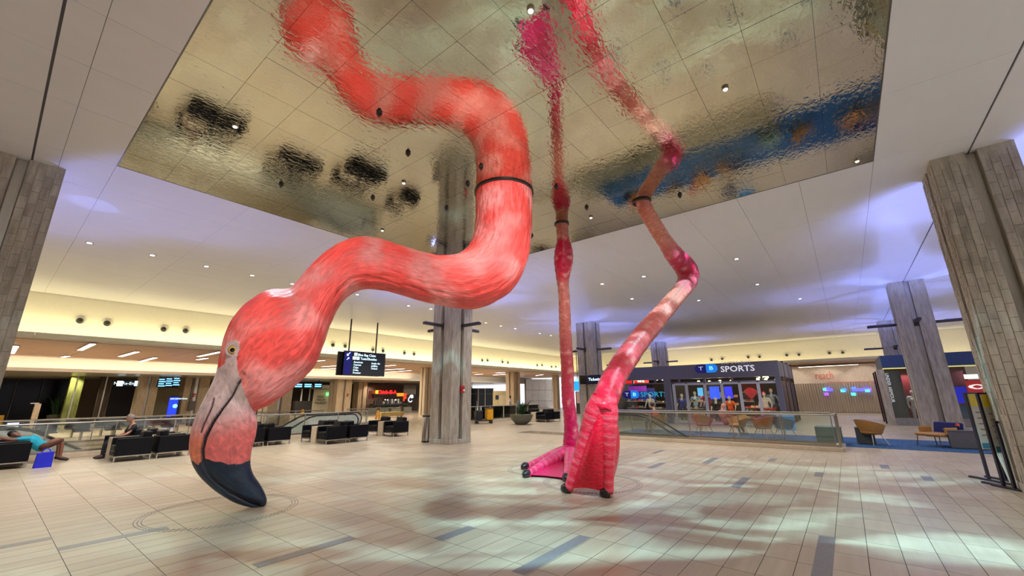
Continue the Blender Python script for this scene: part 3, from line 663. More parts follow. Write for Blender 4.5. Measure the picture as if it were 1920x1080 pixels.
def escalator(label, loc, rz, flat, down=6.0, width=1.1):
    """travels along local +x, level for `flat` metres then down at 30 degrees"""
    t = thing('escalator', label, 'escalator', loc, rz, 'escalators going down'); tn = math.tan(rad(30))
    for s in (-1, 1):
        y = s * width / 2; pts = []
        for k in range(9):
            a = -PI / 2 - PI * k / 8; pts.append(V((.36 * math.cos(a) + .0, y, .58 + .36 * -math.sin(-a))))
        pts = [V((.36 * math.cos(-PI / 2 - PI * k / 8), y, .58 + .36 * math.sin(-PI / 2 - PI * k / 8))) for k in range(9)]
        pts += [V((flat * .5, y, .94)), V((flat, y, .94)), V((flat + .35, y, .86)), V((flat + .8, y, .62))] + [V((flat + .8 + q, y, .62 - q * tn)) for q in (1, 3, down)]
        MB().tube(pts, .036, 8).build('handrail', BLACK, t, True)
        e = flat + .8 + down; poly = [(-.2, .2), (-.3, .58), (-.1, .88), (flat, .90), (flat + .8, .58), (e, .58 - down * tn), (e, -.1 - down * tn), (flat + .8, -.1), (flat + .2, .1), (0, .1)]
        M = Matrix(((1, 0, 0, 0), (0, 0, 1, y - .006), (0, 1, 0, 0), (0, 0, 0, 1)))
        MB().prism(poly, 0, .012, M).build('glass_balustrade', GLASS if width < 1 else mat('frosted_panel', (190, 194, 182), .3), t)
        poly = [(-.3, .0), (-.3, .16), (flat + .2, .16), (flat + .8, -.06), (e, -.06 - down * tn), (e, -.5 - down * tn), (flat + .8, -.5)]
        M = Matrix(((1, 0, 0, 0), (0, 0, 1, y - .10 if s > 0 else y - .02), (0, 1, 0, 0), (0, 0, 0, 1)))
        MB().prism(poly, 0, .12, M).build('skirt_panel', STEEL, t)
    for k in range(int(down / .4)):
        x = flat + .3 + k * .4; z = -.05 - k * .4 * tn
        boxo('step', DSTEEL, t, x, -width / 2 + .13, z - .23, x + .42, width / 2 - .13, z, ch=.006)
    boxo('comb_plate', STEEL, t, -.3, -width / 2 + .11, .0, flat + .35, width / 2 - .11, .012)
    return t
escalator('escalator going down right behind the front railing near the sports shop', (17.45, 9.0, 0), -PI / 2, 2.0, 4.2, .8)
escalator('escalator going down left, first lane behind the black armchairs', (12.2, 20.95, 0), PI, 1.9, 2.6)
escalator('escalator going down left, second lane with the curved handrail end', (13.6, 22.9, 0), PI, 2.2, 3.2)
escalator('escalator at the far left going down right behind the lying person', (-2.6, 20.95, 0), 0, 3.4, 3.0)
escalator('escalator behind the cleaning cart going down right', (19.2, 21.0, 0), 0, 1.1, 5)
# ------------------------------------------------------------------ lights seen in the ceilings
for k, p in enumerate(DOWN):
    q = atz(*p, HC); t = thing('downlight', 'square downlight in the white ceiling, %s counted from the left' % rank(DOWN, p), 'light', q, 0, 'square downlights of the white ceiling')
    boxo('trim_ring', STEEL, t, -.09, -.09, -.012, .09, .09, .0, ch=.004); boxo('diffuser', GLOW, t, -.055, -.055, -.018, .055, .055, -.012)
BR = ((1360,167),(995,20),(441,237),(757,343),(1108,408),(1607,302),(717,432))
for p in BR:
    q = atz(*p, HC - .02); t = thing('mirror_downlight', 'small bright lamp in the mirror ceiling, %s counted from the left' % rank(BR, p), 'light', q, 0, 'bright lamps in the mirror ceiling')
    MB().lathe([(.05, .02), (.05, -.012), (.035, -.012), (.03, .01)], n=16).build('trim_ring', STEEL, t, True); MB().lathe([(.032, 0), (.03, -.02), (.012, -.03)], n=12).build('bulb', GLOW, t, True)
DKS = ((711,213),(902,314),(765,288),(877,346),(699,372),(837,391),(1043,352),(1275,367),(1100,390),(997,443),(527,347))
for p in DKS:
    q = atz(*p, HC - .02); t = thing('sprinkler_head', 'small dark sprinkler head in the mirror ceiling, %s counted from the left' % rank(DKS, p), 'sprinkler', q, 0, 'dark sprinkler heads in the mirror')
    MB().lathe([(.05, .02), (.05, -.01), (.02, -.014)], n=16).build('escutcheon', DSTEEL, t, True); MB().lathe([(.012, 0), (.012, -.04), (.03, -.045), (.03, -.05)], n=10).build('nozzle', BLACK, t, True)
def wallspot(P, ax, lab):
    t = thing('wall_spotlight', lab, 'light', P, 0, 'round spotlights of the cove wall')
    MB().lathe([(.17, 0), (.19, .02), (.15, .03), (.11, .0)], n=20, axis=ax, cap=False).build('trim_ring', WHITEP, t, True)
    MB().lathe([(.12, -.01), (.10, .05), (.06, .11), (.04, .10)], n=16, axis=ax).build('lamp_head', BLACK, t, True)
WA = ((150,601),(201,606),(307,617),(348,620),(624,647),(647,649),(699,656),(718,658),(758,662),(776,664),(904,676),(914,676),(942,679),(952,680),(1007,685),(1016,685),(1034,688),(1042,688))
for p in WA: wallspot(atY(*p, 27.04), (0, -1, 0), 'round spotlight in the long left cove wall, %s from the left' % rank(WA, p))
WC = ((1139,685),(1334,675),(1354,673),(1403,670),(1424,669),(1475,666),(1498,665),(1555,662),(1580,661))
for p in WC: wallspot(atX(*p, 45.58), (-1, 0, 0), 'round spotlight in the right cove wall above the shops, %s from the left' % rank(WC, p))
LIN = emis('linear_lamp', (255, 236, 222), 5)
LL = ((150,656,175,644),(225,668,258,659),(262,678,292,670),(372,668,415,659),(370,674,388,671),(118,669,128,667),(22,662,30,648),(578,678,608,675),(578,685,589,683.5),(604,687,634,685),(593,695,603,694),(603,691.7,634,690),(722.5,685.7,741,684),(721,693,758,691),(722.5,697.5,771,694.3),(722,702,737.5,701),(754,703,768.5,702),(890,702,905,701),(925,703,950,701),(930,699,946,698),(1005,704,1018,702))
for a in LL:
    p, q = atz(a[0], a[1], 4.34), atz(a[2], a[3], 4.34)
    if p.y > 38.4 or q.y > 38.4: continue
    d = (q - p); L = d.length; d /= L; t = thing('linear_light', 'slim linear light in the wood ceiling, %s counted from the left' % rank(LL, a), 'light', p, math.atan2(d.y, d.x), 'linear lights of the wood ceiling')
    boxo('housing', STEEL, t, 0, -.13, -.02, L, .13, .01, ch=.005); boxo('diffuser', LIN, t, .03, -.10, -.03, L - .03, .10, -.02)
for a in ((1497,689,1545,686),(1535,687,1609,682)):
    p, q = atX(a[0], a[1], 47.2), atX(a[2], a[3], 46.6); d = q - p; L = d.length
    t = thing('linear_light', '%s linear light above the cream sign wall' % ('short' if a[0] == 1497 else 'longer'), 'light', p, 0, 'linear lights above the sign wall')
    M = Matrix.Rotation(math.atan2(d.y, d.x), 4, 'Z'); boxo('housing', STEEL, t, 0, -.1, 0, L, .1, .05, M=M); boxo('diffuser', LIN, t, .02, -.07, -.015, L - .02, .07, 0, M=M)
for x0, x1, y0, y1 in ((-6, 10, 30, 36), (12, 26, 30, 36), (28, 44, 30, 36)):
    lamp('AREA', 'wood_ceiling_lamp', ((x0 + x1) / 2, (y0 + y1) / 2, 4.3), 900, (1, .92, .82), None, shape='RECTANGLE', size=x1 - x0 - 4, size_y=1)
for x in (-4, 4, 12, 20, 30): lamp('SPOT', 'soffit_lamp', (x, 46, 3.5), 700, WARM, None, spot_size=rad(140), spot_blend=.8, shadow_soft_size=.1)
for y in (-6, 2, 8, 14): lamp('SPOT', 'downlight_lamp', (40, y, HC - .06), 520, WHITE, None, spot_size=rad(140), spot_blend=.8, shadow_soft_size=.1)
# ------------------------------------------------------------------ lettering
def text(s, size, M, m, parent, name='lettering', al='LEFT', ex=.004, bold=0, sx=1):
    c = bpy.data.curves.new(name, 'FONT'); c.body = s; c.size = size; c.align_x = al; c.align_y = 'CENTER'; c.extrude = ex; c.offset = bold; c.resolution_u = 2
    o = bpy.data.objects.new(name, c); COL.objects.link(o); dg = bpy.context.evaluated_depsgraph_get(); dg.update()
    me = bpy.data.meshes.new_from_object(o.evaluated_get(dg)); bpy.data.objects.remove(o)
    me.transform(M @ Matrix.Diagonal((sx, 1, 1, 1))); me.materials.clear(); me.materials.append(m); me.name = name
    o = bpy.data.objects.new(name, me); COL.objects.link(o); o.parent = parent; return o
UP = Matrix.Rotation(PI / 2, 4, 'X')       # upright lettering that faces local -y
def TR(x, y, z): return Matrix.Translation((x, y, z)) @ UP
INKW = emis('screen_white', (210, 240, 255), 1.6); INKB = emis('screen_cyan', (120, 200, 255), 1.8); NAVY = emis('screen_navy', (16, 20, 110), .5)
SCR = mat('screen_black', (8, 8, 10), .15); REDG = emis('red_neon', (255, 20, 20), 3)
# hanging bag claim sign
a, b = atY(644, 680, 22.7), atY(722, 686, 22.7); zt, zb = atY(684, 660, 22.7).z, atY(678, 704.5, 22.7).z; Wd = b.x - a.x; Hd = zt - zb
t = thing('hanging_sign', 'black hanging screen with airline names and blue side band', 'sign', (a.x, 22.7, zb))
boxo('screen', SCR, t, 0, 0, 0, Wd, .14, Hd, ch=.01); boxo('rear_screen', DARK, t, -.22, .25, .0, Wd - .22, .38, Hd - .05, ch=.01)
boxo('blue_band', NAVY, t, .04, -.006, .04, .50, -.001, Hd - .05)
for x in (.38, Wd - .62): MB().tube([(x, .2, Hd - .1), (x, .2, HC - zb)], .045, 8).build('hanger_rod', DSTEEL, t, True)
k = Hd / 1.55
text('Blue Bag Claim', .22 * k, TR(.88, -.008, Hd - .22 * k), INKW, t); text('Taxis/Shuttles', .22 * k, TR(1.06, -.008, Hd - .46 * k), INKW, t); text('Exit', .2 * k, TR(2.32 * k, -.008, Hd - .46 * k), mat('dim_text', (90, 80, 80), .5), t)
for i, s in enumerate(('American', 'Cayman', 'Copa', 'Delta', 'Frontier')): text(s, .17 * k, TR(.64, -.008, Hd - (.70 + .17 * i) * k), INKW, t)
for i, s in enumerate(('Inside Air', 'JetBlue', 'United')): text(s, .17 * k, TR(1.84, -.008, Hd - (.72 + .17 * i) * k), INKW, t)
for x, z, c in ((.64, Hd - .29 * k, 'A'), (.56, Hd - .54 * k, 'B'), (.80, Hd - .54 * k, 'C')): o = boxo('icon', INKW, t, x, -.008, z, x + .2, -.003, z + .18); text(c, .13, TR(x + .1, -.010, z + .09), SCR, o, al='CENTER')
def arrow(x, z, s, ang, m, par, y=-.008):
    M = Matrix.Translation((x, y, z)) @ Matrix.Rotation(ang, 4, 'Y') @ UP
    MB().prism([(-s, -.14 * s), (.2 * s, -.14 * s), (.2 * s, -.55 * s), (s, 0), (.2 * s, .55 * s), (.2 * s, .14 * s), (-s, .14 * s)], 0, .006, M).build('arrow', m, par)
arrow(.26, Hd - .22 * k, .15, rad(135), INKW, t); arrow(.26, Hd - .5 * k, .11, rad(-45), INKW, t)
# ticketing sign on the middle-right column
a, b = atX(1087, 711, 23.45), atX(1125, 712, 23.45); zt, zb = atX(1110, 703, 23.45).z, atX(1110, 720, 23.45).z
t = thing('ticketing_sign', 'black illuminated ticketing sign hung on the stone column', 'sign', (23.45, a.y, zb), -PI / 2); Wd = a.y - b.y; Hd = zt - zb
boxo('box', SCR, t, 0, 0, 0, Wd, .16, Hd, ch=.01); boxo('screen', mat('sign_blue', (10, 20, 60), .2), t, .42, -.012, .02, Wd - .01, -.002, Hd - .03); boxo('bracket', DSTEEL, t, .3, .16, .1, Wd - .3, .3, Hd - .1)
text('Ticketing', .26, TR(.62, -.016, Hd / 2), INKW, t); 
for x in (1.62, 1.84):
    if x + .1 < Wd: MB().ball((x, -.02, Hd / 2 + .16), .05, n=8).box(x - .05, -.03, Hd / 2 - .18, x + .05, -.014, Hd / 2 + .1).build('pictogram', INKB, t)
# ------------------------------------------------------------------ lounge armchairs and tables
def armchair(label, loc, rz):
    t = thing('armchair', label, 'armchair', loc, rz, 'black leather armchairs'); W2, D2_ = .40, .42
    for y in (-W2, W2 - .10): bevel(boxo('arm', LEATHER, t, -D2_, y, .17, D2_, y + .10, .66), .02)
    bevel(boxo('back', LEATHER, t, -D2_, -W2 + .10, .17, -D2_ + .13, W2 - .10, .66), .02)
    bevel(boxo('back_cushion', LEATHER, t, -D2_ + .11, -W2 + .11, .46, -D2_ + .33, W2 - .11, .86, M=Matrix.Translation((0, 0, 0)) @ Matrix.Rotation(-.12, 4, 'Y')), .05, 3)
    for z in (.18, .325): bevel(boxo('seat_cushion', LEATHER, t, -D2_ + .14, -W2 + .11, z, D2_ + .01, W2 - .11, z + .14), .04, 3)
    for y in (-W2 + .02, W2 - .045):
        fr = MB().box(-D2_, y, .135, D2_, y + .03, .165)
        fr.build('side_rail', STEEL, t)
    for x in (-D2_, D2_ - .03): boxo('cross_rail', STEEL, t, x, -W2 + .02, .135, x + .03, W2 - .015, .165)
    for x in (-D2_, D2_ - .03):
        for y in (-W2 + .02, W2 - .045): boxo('leg', STEEL, t, x, y, 0, x + .03, y + .03, .135)
    return t
ac = [None]
def put(label, x, y, rz):
    if ac[0] is None: ac[0] = armchair(label, (x, y, 0), rz); return ac[0]
    return copy_tree(ac[0], (x, y, 0), rz, label)
def table(label, x, y, rz, L=.86, w=.40, h=.64):
    t = thing('side_table', label, 'table', (x, y, 0), rz, 'pale wood waterfall tables')
    boxo('top', WOODT, t, -L / 2, -w / 2, h - .05, L / 2, w / 2, h, ch=.004)
    for s in (-1, 1): boxo('end_panel', WOODT, t, s * (L / 2) - (.05 if s > 0 else 0), -w / 2, 0, s * (L / 2) + (0 if s > 0 else .05), w / 2, h - .05, ch=.004)
    return t
def cluster(where, x0, y0, left=True, right=True, back=True, bright=True):
    if left: put('black leather armchair facing left, front row of the %s' % where, x0 + .42, y0 + .40, PI); 
    if right: put('black leather armchair facing right, front row of the %s' % where, x0 + 1.40, y0 + .40, 0)
    if back and left: put('black leather armchair facing left, back row of the %s' % where, x0 + .42, y0 + 1.70, PI)
    if back and right and bright: put('black leather armchair facing right, back row of the %s' % where, x0 + 1.40, y0 + 1.70, 0)
    if left: table('pale wood table between the left armchairs of the %s' % where, x0 + .42, y0 + 1.05, 0)
    if right and bright: table('pale wood table between the right armchairs of the %s' % where, x0 + 1.40, y0 + 1.05, 0)
q = atz(52, 877); cluster('far-left seats under the lying person', q.x - 1.85, q.y)
q = atz(211, 868); BP = (q.x, q.y); cluster('seats left of the bill', q.x, q.y)
q = atz(545, 832); cluster('seats right of the bill', q.x - 1.85, q.y)
q = atz(611, 834); cluster('seats by the escalator handrails', q.x, q.y)
q = atz(741, 819); cluster('small seats left of the litter bin', q.x - .1, q.y, True, False)
q = atz(1024, 792); cluster('distant seats behind the rear leg', q.x, q.y)
for k, (x, y) in enumerate(((21.6, 18.4), (23.9, 18.6), (27.5, 16.8))): pass
# ------------------------------------------------------------------ people
def skin(name, joints, edges, m, parent, lvl=1):
    me = bpy.data.meshes.new(name); ks = list(joints); me.from_pydata([joints[k][0] for k in ks], [(ks.index(a), ks.index(b)) for a, b in edges], [])
    o = bpy.data.objects.new(name, me); COL.objects.link(o); s = o.modifiers.new('skin', 'SKIN'); 
    for i, k in enumerate(ks):
        d = me.skin_vertices[0].data[i] if me.skin_vertices else None
    if not me.skin_vertices:
        bpy.context.view_layer.objects.active = o
    return o
def limb(mb, pts, rs, n=10):
    """smooth tapering limb through the joints"""
    P, R = [], []
    for i in range(len(pts) - 1):
        for k in range(5):
            t = i + k / 5; q = cr([list(a) + [b] for a, b in zip(pts, rs)], t); P.append(q[:3]); R.append(max(.006, q[3]))
    P.append(pts[-1]); R.append(rs[-1]); mb.tube(P, R, n); mb.ball(pts[0], rs[0] * .98, n=n); mb.ball(pts[-1], rs[-1] * .98, n=n); return mb
def remesh(o, size=.022):
    r = o.modifiers.new('one_skin', 'REMESH'); r.mode = 'VOXEL'; r.voxel_size = size; r.use_smooth_shade = True; s = o.modifiers.new('smooth', 'SMOOTH'); s.iterations = 3; return o
def hand(mb, p, d, sc=1):
    d = V(d).normalized(); s = d.orthogonal().normalized(); u = d.cross(s); p = V(p)
    mb.ball(p + d * .045, .04 * sc, (.8, .8, 1.1), 8)
    for k, l in enumerate((.055, .065, .06, .045)): q = p + d * .08 + s * (.013 * (k - 1.5) * 1.4); mb.tube([q, q + d * l * .6 + u * .008, q + d * l + u * .022], [.0085, .008, .006], 6)
    mb.tube([p + d * .03 + s * .03, p + d * .06 + s * .055, p + d * .085 + s * .06], [.011, .009, .007], 6)
def figure(label, cat, name, loc, rz, J, cols, sc=1, hair=True, mannequin=False, shorts=False, group=None):
    """J: joints head, neck, chest, hip, shoulder/elbow/wrist L R, thigh/knee/ankle/toe L R"""
    t = thing(name, label, cat, loc, rz, group); skinc, top, bot, shoe, hairc = cols
    g = {k: V(v) * sc for k, v in J.items()}
    b = MB(); limb(b, [g['hip'], (g['hip'] + g['chest']) / 2, g['chest'], g['neck']], [.14, .125, .15, .06]); limb(b, [g['neck'], g['neck'] * .4 + g['head'] * .6], [.052, .055])
    hd = (g['head'] - g['neck']).normalized(); R = V((0, 0, 1)).rotation_difference(hd)
    b.ball(g['head'], .105, (.82, .95, 1.15), 16, R)
    fr = R @ V((0, -1, 0)); 
    b.ball(g['head'] + fr * .10 - hd * .01, .018, (1, 1, 1.6), 8); b.ball(g['head'] + fr * .085 - hd * .065, .03, n=8)
    for s in 'LR':
        sx = 1 if s == 'L' else -1; b.ball(g['head'] + (R @ V((sx * .088, .01, -.005))), .022, (.5, 1, 1.5), 8)
        limb(b, [g['chest'] * .6 + g['neck'] * .4, g['sh' + s], g['el' + s], g['wr' + s]], [.07, .055, .042, .028]); hand(b, g['wr' + s], g['wr' + s] - g['el' + s], sc)
        limb(b, [g['hip'], g['th' + s], g['kn' + s], g['an' + s]], [.10, .085, .058, .04]); limb(b, [g['an' + s], g['to' + s]], [.042, .03])
    bo = remesh(b.build('body', mat(skinc[0], skinc[1], .5), t, True), .018)
    for s in 'LR': MB().ball(g['head'] + (R @ V(((.034 if s == 'L' else -.034), -.092, .018))), .011, n=8).build('eye', BLACK, t, True)
    c = MB(); limb(c, [g['hip'] + V((0, 0, .02)), (g['hip'] + g['chest']) / 2, g['chest'], g['chest'] * .35 + g['neck'] * .65], [.155, .145, .17, .075])
    for s in 'LR': limb(c, [g['chest'] * .6 + g['neck'] * .4, g['sh' + s], g['sh' + s] * .3 + g['el' + s] * .7], [.08, .07, .06])
    remesh(c.build('shirt', mat(top[0], top[1], .8, bump=.2), t, True), .02)
    c = MB()
    for s in 'LR':
        k = .92 if not shorts else 0; e = g['kn' + s] * (1 - k) + g['an' + s] * k
        limb(c, [g['hip'] + V((0, 0, .03)), g['th' + s], g['kn' + s]] + ([e] if k else []), [.135, .10, .075] + ([.06] if k else []))
    remesh(c.build('trousers' if not shorts else 'shorts', mat(bot[0], bot[1], .8, bump=.2), t, True), .02)
    if shoe:
        for s in 'LR':
            c = MB(); limb(c, [g['an' + s] + V((0, 0, -.02)), g['to' + s]], [.055, .042]); c.build('shoe', mat(shoe[0], shoe[1], .6), t, True)
    if hairc:
        c = MB(); c.ball(g['head'] - fr * .022 + hd * .03, .112, (.86, .95, 1.05), 14, R); c.build('hair', mat(hairc[0], hairc[1], .7, bump=.5, scale=60), t, True)
    return t
def stand(dx=0, arm=.12, bend=0):
    J = dict(head=(0, 0, 1.66), neck=(0, .01, 1.48), chest=(0, .01, 1.28), hip=(0, .01, .95))
    for s, q in (('L', 1), ('R', -1)):
        J['sh' + s] = (q * .19, .01, 1.40); J['el' + s] = (q * (.21 + arm), .03 - bend * .05, 1.13); J['wr' + s] = (q * (.2 + arm * 1.1), -.06 - bend * .3, .90 + bend * .2)
        J['th' + s] = (q * .10, .01, .88); J['kn' + s] = (q * (.11 + dx), 0, .50); J['an' + s] = (q * (.12 + dx), .03, .09); J['to' + s] = (q * (.13 + dx), -.11, .04)
    return J
def sit(sl=0.0):
    J = dict(head=(0, -.02 + sl * .3, 1.22), neck=(0, .08 + sl * .3, 1.04), chest=(0, .12 + sl * .2, .85), hip=(0, .1, .53))
    for s, q in (('L', 1), ('R', -1)):
        J['sh' + s] = (q * .18, .1 + sl * .25, .97); J['el' + s] = (q * .24, -.03, .74); J['wr' + s] = (q * .16, -.26, .64)
        J['th' + s] = (q * .10, .0, .53); J['kn' + s] = (q * .12, -.40, .50); J['an' + s] = (q * .12, -.42 - sl * .5, .10); J['to' + s] = (q * .13, -.58 - sl * .5, .04)
    return J
SK1 = ('skin_brown', (120, 76, 56)); SK2 = ('skin_tan', (190, 140, 112)); HB = ('hair_black', (24, 16, 16))
# person sprawled over the far-left armchairs: head down on the table, knees up over the bag
q = atz(58, 877)
J = dict(head=(-.40, .20, .84), neck=(-.25, .22, .76), chest=(-.04, .24, .64), hip=(.20, .26, .44))
J.update(shL=(-.16, .06, .72), elL=(-.42, .0, .70), wrL=(-.62, .1, .76), shR=(-.16, .44, .72), elR=(-.42, .55, .70), wrR=(-.6, .45, .76), thL=(.26, .14, .46), knL=(.56, .12, .60), anL=(.62, .08, .12), toL=(.78, .04, .05), thR=(.26, .36, .46), knR=(.52, .38, .60), anR=(.58, .38, .12), toR=(.76, .38, .05))
figure('person lying over the far-left armchairs in a turquoise shirt', 'person', 'person', (q.x - .02, q.y + .95, 0), 0, J, (SK1, ('shirt_turquoise', (30, 170, 200)), ('shorts_brown', (84, 48, 30)), ('shoe_dark', (40, 20, 22)), HB), shorts=True)
t = thing('shopping_bag', 'bright blue bag on the floor beside the lying person', 'bag', (atz(80, 877).x, atz(80, 877).y + .12, 0))
BL = mat('bag_blue', (20, 30, 200), .5)
MB().add([(-.18, -.12, 0), (.16, -.12, 0), (.16, .12, 0), (-.18, .12, 0), (-.16, -.09, .38), (.15, -.09, .40), (.15, .09, .40), (-.16, .09, .38)], [(3, 2, 1, 0), (4, 5, 6, 7), (0, 1, 5, 4), (1, 2, 6, 5), (2, 3, 7, 6), (3, 0, 4, 7)]).build('bag_body', BL, t)
MB().tube([(-.08, 0, .37), (-.06, 0, .46), (.0, 0, .49), (.06, 0, .46), (.08, 0, .38)], .012, 6).build('handle', BL, t, True)
q = atz(222, 866)
figure('person in a black jacket slumped in the armchair left of the bill', 'person', 'person', (BP[0] + .46, BP[1] + 1.70, -.02), -PI / 2, sit(.1), (SK2, ('jacket_black', (14, 14, 18)), ('trousers_black', (20, 20, 24)), ('shoe_dark', (40, 20, 22)), ('hair_grey', (130, 116, 108))), sc=.98)
q = atY(957, 765, 27.5)
figure('person in a white shirt standing by the pale column', 'person', 'person', (q.x, 27.5, 0), .6, stand(), (SK1, ('shirt_white', (230, 226, 220)), ('trousers_black', (20, 20, 24)), ('shoe_dark', (40, 20, 22)), HB))
# ------------------------------------------------------------------ litter bin, cart, planter, wet floor signs
q = atz(799, 829); t = thing('litter_bin', 'tall round steel litter bin beside the middle column', 'bin', (q.x, q.y, 0))
MB().lathe([(.17, 0), (.19, .02), (.19, .06)], n=28).build('base_ring', BLACK, t, True); MB().lathe([(.185, .06), (.185, .98), (.17, 1.0)], n=28).build('drum', STEEL, t, True); MB().lathe([(.19, .98), (.195, 1.0), (.195, 1.04), (.13, 1.05), (.12, .98)], n=28, cap=False).build('rim', BLACK, t, True)
q = atz(912, 794); YEL = mat('cart_yellow', (224, 160, 10), .5)
t = thing('cleaning_cart', 'black cleaning cart with a yellow bag in front of the railing', 'cart', (q.x, q.y, 0), -.6)
boxo('tray', BLACK, t, -.75, -.28, .16, .38, .28, .24, ch=.02); bevel(boxo('yellow_bag', YEL, t, -.05, -.3, .2, .42, .3, .98, ch=.06), .03); boxo('shelf_box', DARK, t, -.72, -.24, .24, -.3, .24, .85, ch=.03); boxo('bag_rim', BLACK, t, -.08, -.32, .96, .45, .32, 1.0, ch=.01)
for x in (-.65, .3):
    for y in (-.24, .24): MB().lathe([(.07, -.02), (.08, 0), (.07, .02)], (x, y, .08), 14, axis=(0, 1, 0)).build('wheel', BLACK, t, True)
MB().tube([(-.6, .2, .2), (-.62, .2, 1.45)], .014, 6).build('mop_handle', WOODT, t, True)
for x, c in ((-.62, (230, 230, 220)), (-.5, (60, 120, 60)), (-.38, (240, 240, 240))): MB().lathe([(.035, .85), (.04, 1.0), (.015, 1.07), (.012, 1.12)], (x, 0, 0), 10).build('spray_bottle', mat('bottle%d' % c[0], c, .4), t, True)
q = atz(985, 796); LEAF = mat('leaf_green', (34, 66, 30), .5, var=.4); MOSS = mat('moss_green', (96, 112, 50), .9, var=.4, scale=20, bump=.8)
def leafmesh(L, w, curl, n=6):
    b = MB(); vs = []
    for i in range(n + 1):
        s = i / n; ww = w * math.sin(PI * min(.97, .12 + s * .86)) ; z = L * s * (1 - curl * s * .4); x = L * curl * s * s * .8
        vs += [(x, -ww, z + .01), (x - .01, 0, z), (x, ww, z + .01)]
    vs += [(x_ + .004, y_, z_ + .004) for x_, y_, z_ in vs]; m = 3 * (n + 1); fs = []
    for i in range(n):
        for j in range(2): a = i * 3 + j; fs += [(a, a + 1, a + 4, a + 3), (m + a + 3, m + a + 4, m + a + 1, m + a)]
    return b.add(vs, fs)
def plant(label, x, y, bowl, nleaf, L, name='planter', w=.05, box=None):
    t = thing(name, label, 'planter', (x, y, 0))
    if box: boxo('trough', mat('planter_grey', (104, 98, 84), .6), t, -box[0] / 2, -box[1] / 2, 0, box[0] / 2, box[1] / 2, box[2], ch=.015); z = box[2]; boxo('soil', MOSS, t, -box[0] / 2 + .04, -box[1] / 2 + .04, z - .02, box[0] / 2 - .04, box[1] / 2 - .04, z + .03)
    else: MB().lathe(bowl, n=36).build('bowl', mat('planter_bowl', (98, 98, 76), .55), t, True); z = bowl[-1][1]; MB().lathe([(bowl[-1][0] * .95, z - .04), (bowl[-1][0] * .8, z + .03), (.05, z + .07)], n=24).build('moss', MOSS, t, True)
    lm = leafmesh(L, w, .5); me = None
    for k in range(nleaf):
        if me is None: o = lm.build('leaf', LEAF, t, 2); me = o.data
        else: o = bpy.data.objects.new('leaf', me); COL.objects.link(o); o.parent = t
        bx = (random.uniform(-.42, .42) * box[0], random.uniform(-.3, .3) * box[1]) if box else (random.uniform(-.12, .12), random.uniform(-.12, .12))
        o.location = (bx[0], bx[1], z); o.rotation_euler = (random.uniform(-.25, .25), random.uniform(-.15, .5), random.uniform(0, 6.28)); s = random.uniform(.6, 1.1); o.scale = (s, s, s)
    return t
plant('large round bowl planter with a spiky plant in front of the railing', q.x, q.y + .3, [(.28, 0), (.42, .06), (.66, .32), (.74, .56), (.76, .60), (.70, .60), (.68, .54)], 26, 1.15, w=.07)
for (px, py), lab in (((566, 772), 'yellow wet floor sign standing left of the food court column'), ((708, 776), 'yellow wet floor sign in front of the food court')):
    q = atz(px, py + 10); q = V((q.x, q.y, 0)); t = thing('wet_floor_sign', lab, 'sign', q, .3, 'yellow wet floor signs')
    for s in (-1, 1): MB().add([(-.15, s * .18, 0), (.15, s * .18, 0), (.10, s * .02, .68), (-.10, s * .02, .68), (-.15, s * .2, 0), (.15, s * .2, 0), (.10, s * .04, .68), (-.10, s * .04, .68)], [(0, 1, 2, 3), (7, 6, 5, 4), (0, 4, 5, 1), (1, 5, 6, 2), (2, 6, 7, 3), (3, 7, 4, 0)]).build('leaf_panel', YEL, t)
    MB().tube([(-.1, 0, .68), (0, 0, .72), (.1, 0, .68)], .02, 6).build('hinge_handle', YEL, t, True)
# ------------------------------------------------------------------ far side of the hall (left)
def slabY(name, m, par, x0, y0, x1, y1, Y, th=.1):       # upright panel on the plane y = Y seen between two measured corners
    ym = (y0 + y1) / 2; a, b = atY(x0, ym, Y), atY(x1, ym, Y); xm = (x0 + x1) / 2
    zt, zb = atY(xm, y0, Y).z, atY(xm, y1, Y).z; o = (par.location if par else V((0, 0, 0)))
    if Y > 39: zt = min(zt, 3.56)
    if Y >= 36 and y1 >= 770: zb = 0
    return boxo(name, m, par, a.x - o.x, Y - o.y, max(zb, 0) - o.z, b.x - o.x, Y + th - o.y, zt - o.z)
def colY(px0, px1, pyb, label, m=STONEW, h=3.6, D=None):
    xm = (px0 + px1) / 2
    if D is None: q = atz(xm, pyb)
    else: q = atY(xm, 760, D)
    d = (V((q.x, q.y, 0)) - V((0, 0, EYE))).dot(CFW); w = (px1 - px0) * d / F_PX / 1.32
    return column(q.x, q.y + w * .7, w, h, label, m, arms=False, group='pale stone columns of the far hall')
colY(500, 556, 802, 'wide pale column behind the escalators, right of the flamingo head', D=27.9, h=4.4)
colY(627, 666, 775, 'pale column left of the red food counter', D=40, h=3.6)
colY(793, 813, 783, 'pale column just behind the steel litter bin', D=29.5, h=4.4)
colY(960, 986, 775, 'pale column behind the cleaning cart and planter', D=28.6, h=4.4)
colY(1043, 1056, 775, 'narrow pale column behind the rear leg', D=30, h=4.4)
colY(340, 392, 775, 'pale column with a telephone, left of the bill', D=44)
colY(254, 292, 775, 'pale column beside the dark doorway', D=44)
colY(122, 146, 775, 'greenish lit column behind the palm', stone_mat('green_lit_stone', (96, 106, 44), (150, 160, 84)), D=46)  # the green light on this column is put into its stone colour
colY(668, 692, 775, 'shaded column between the food counters', D=46)
colY(180, 200, 775, 'dark brown column left of the doorway', stone_mat('brown_stone', (50, 40, 26), (90, 74, 48)), D=46)
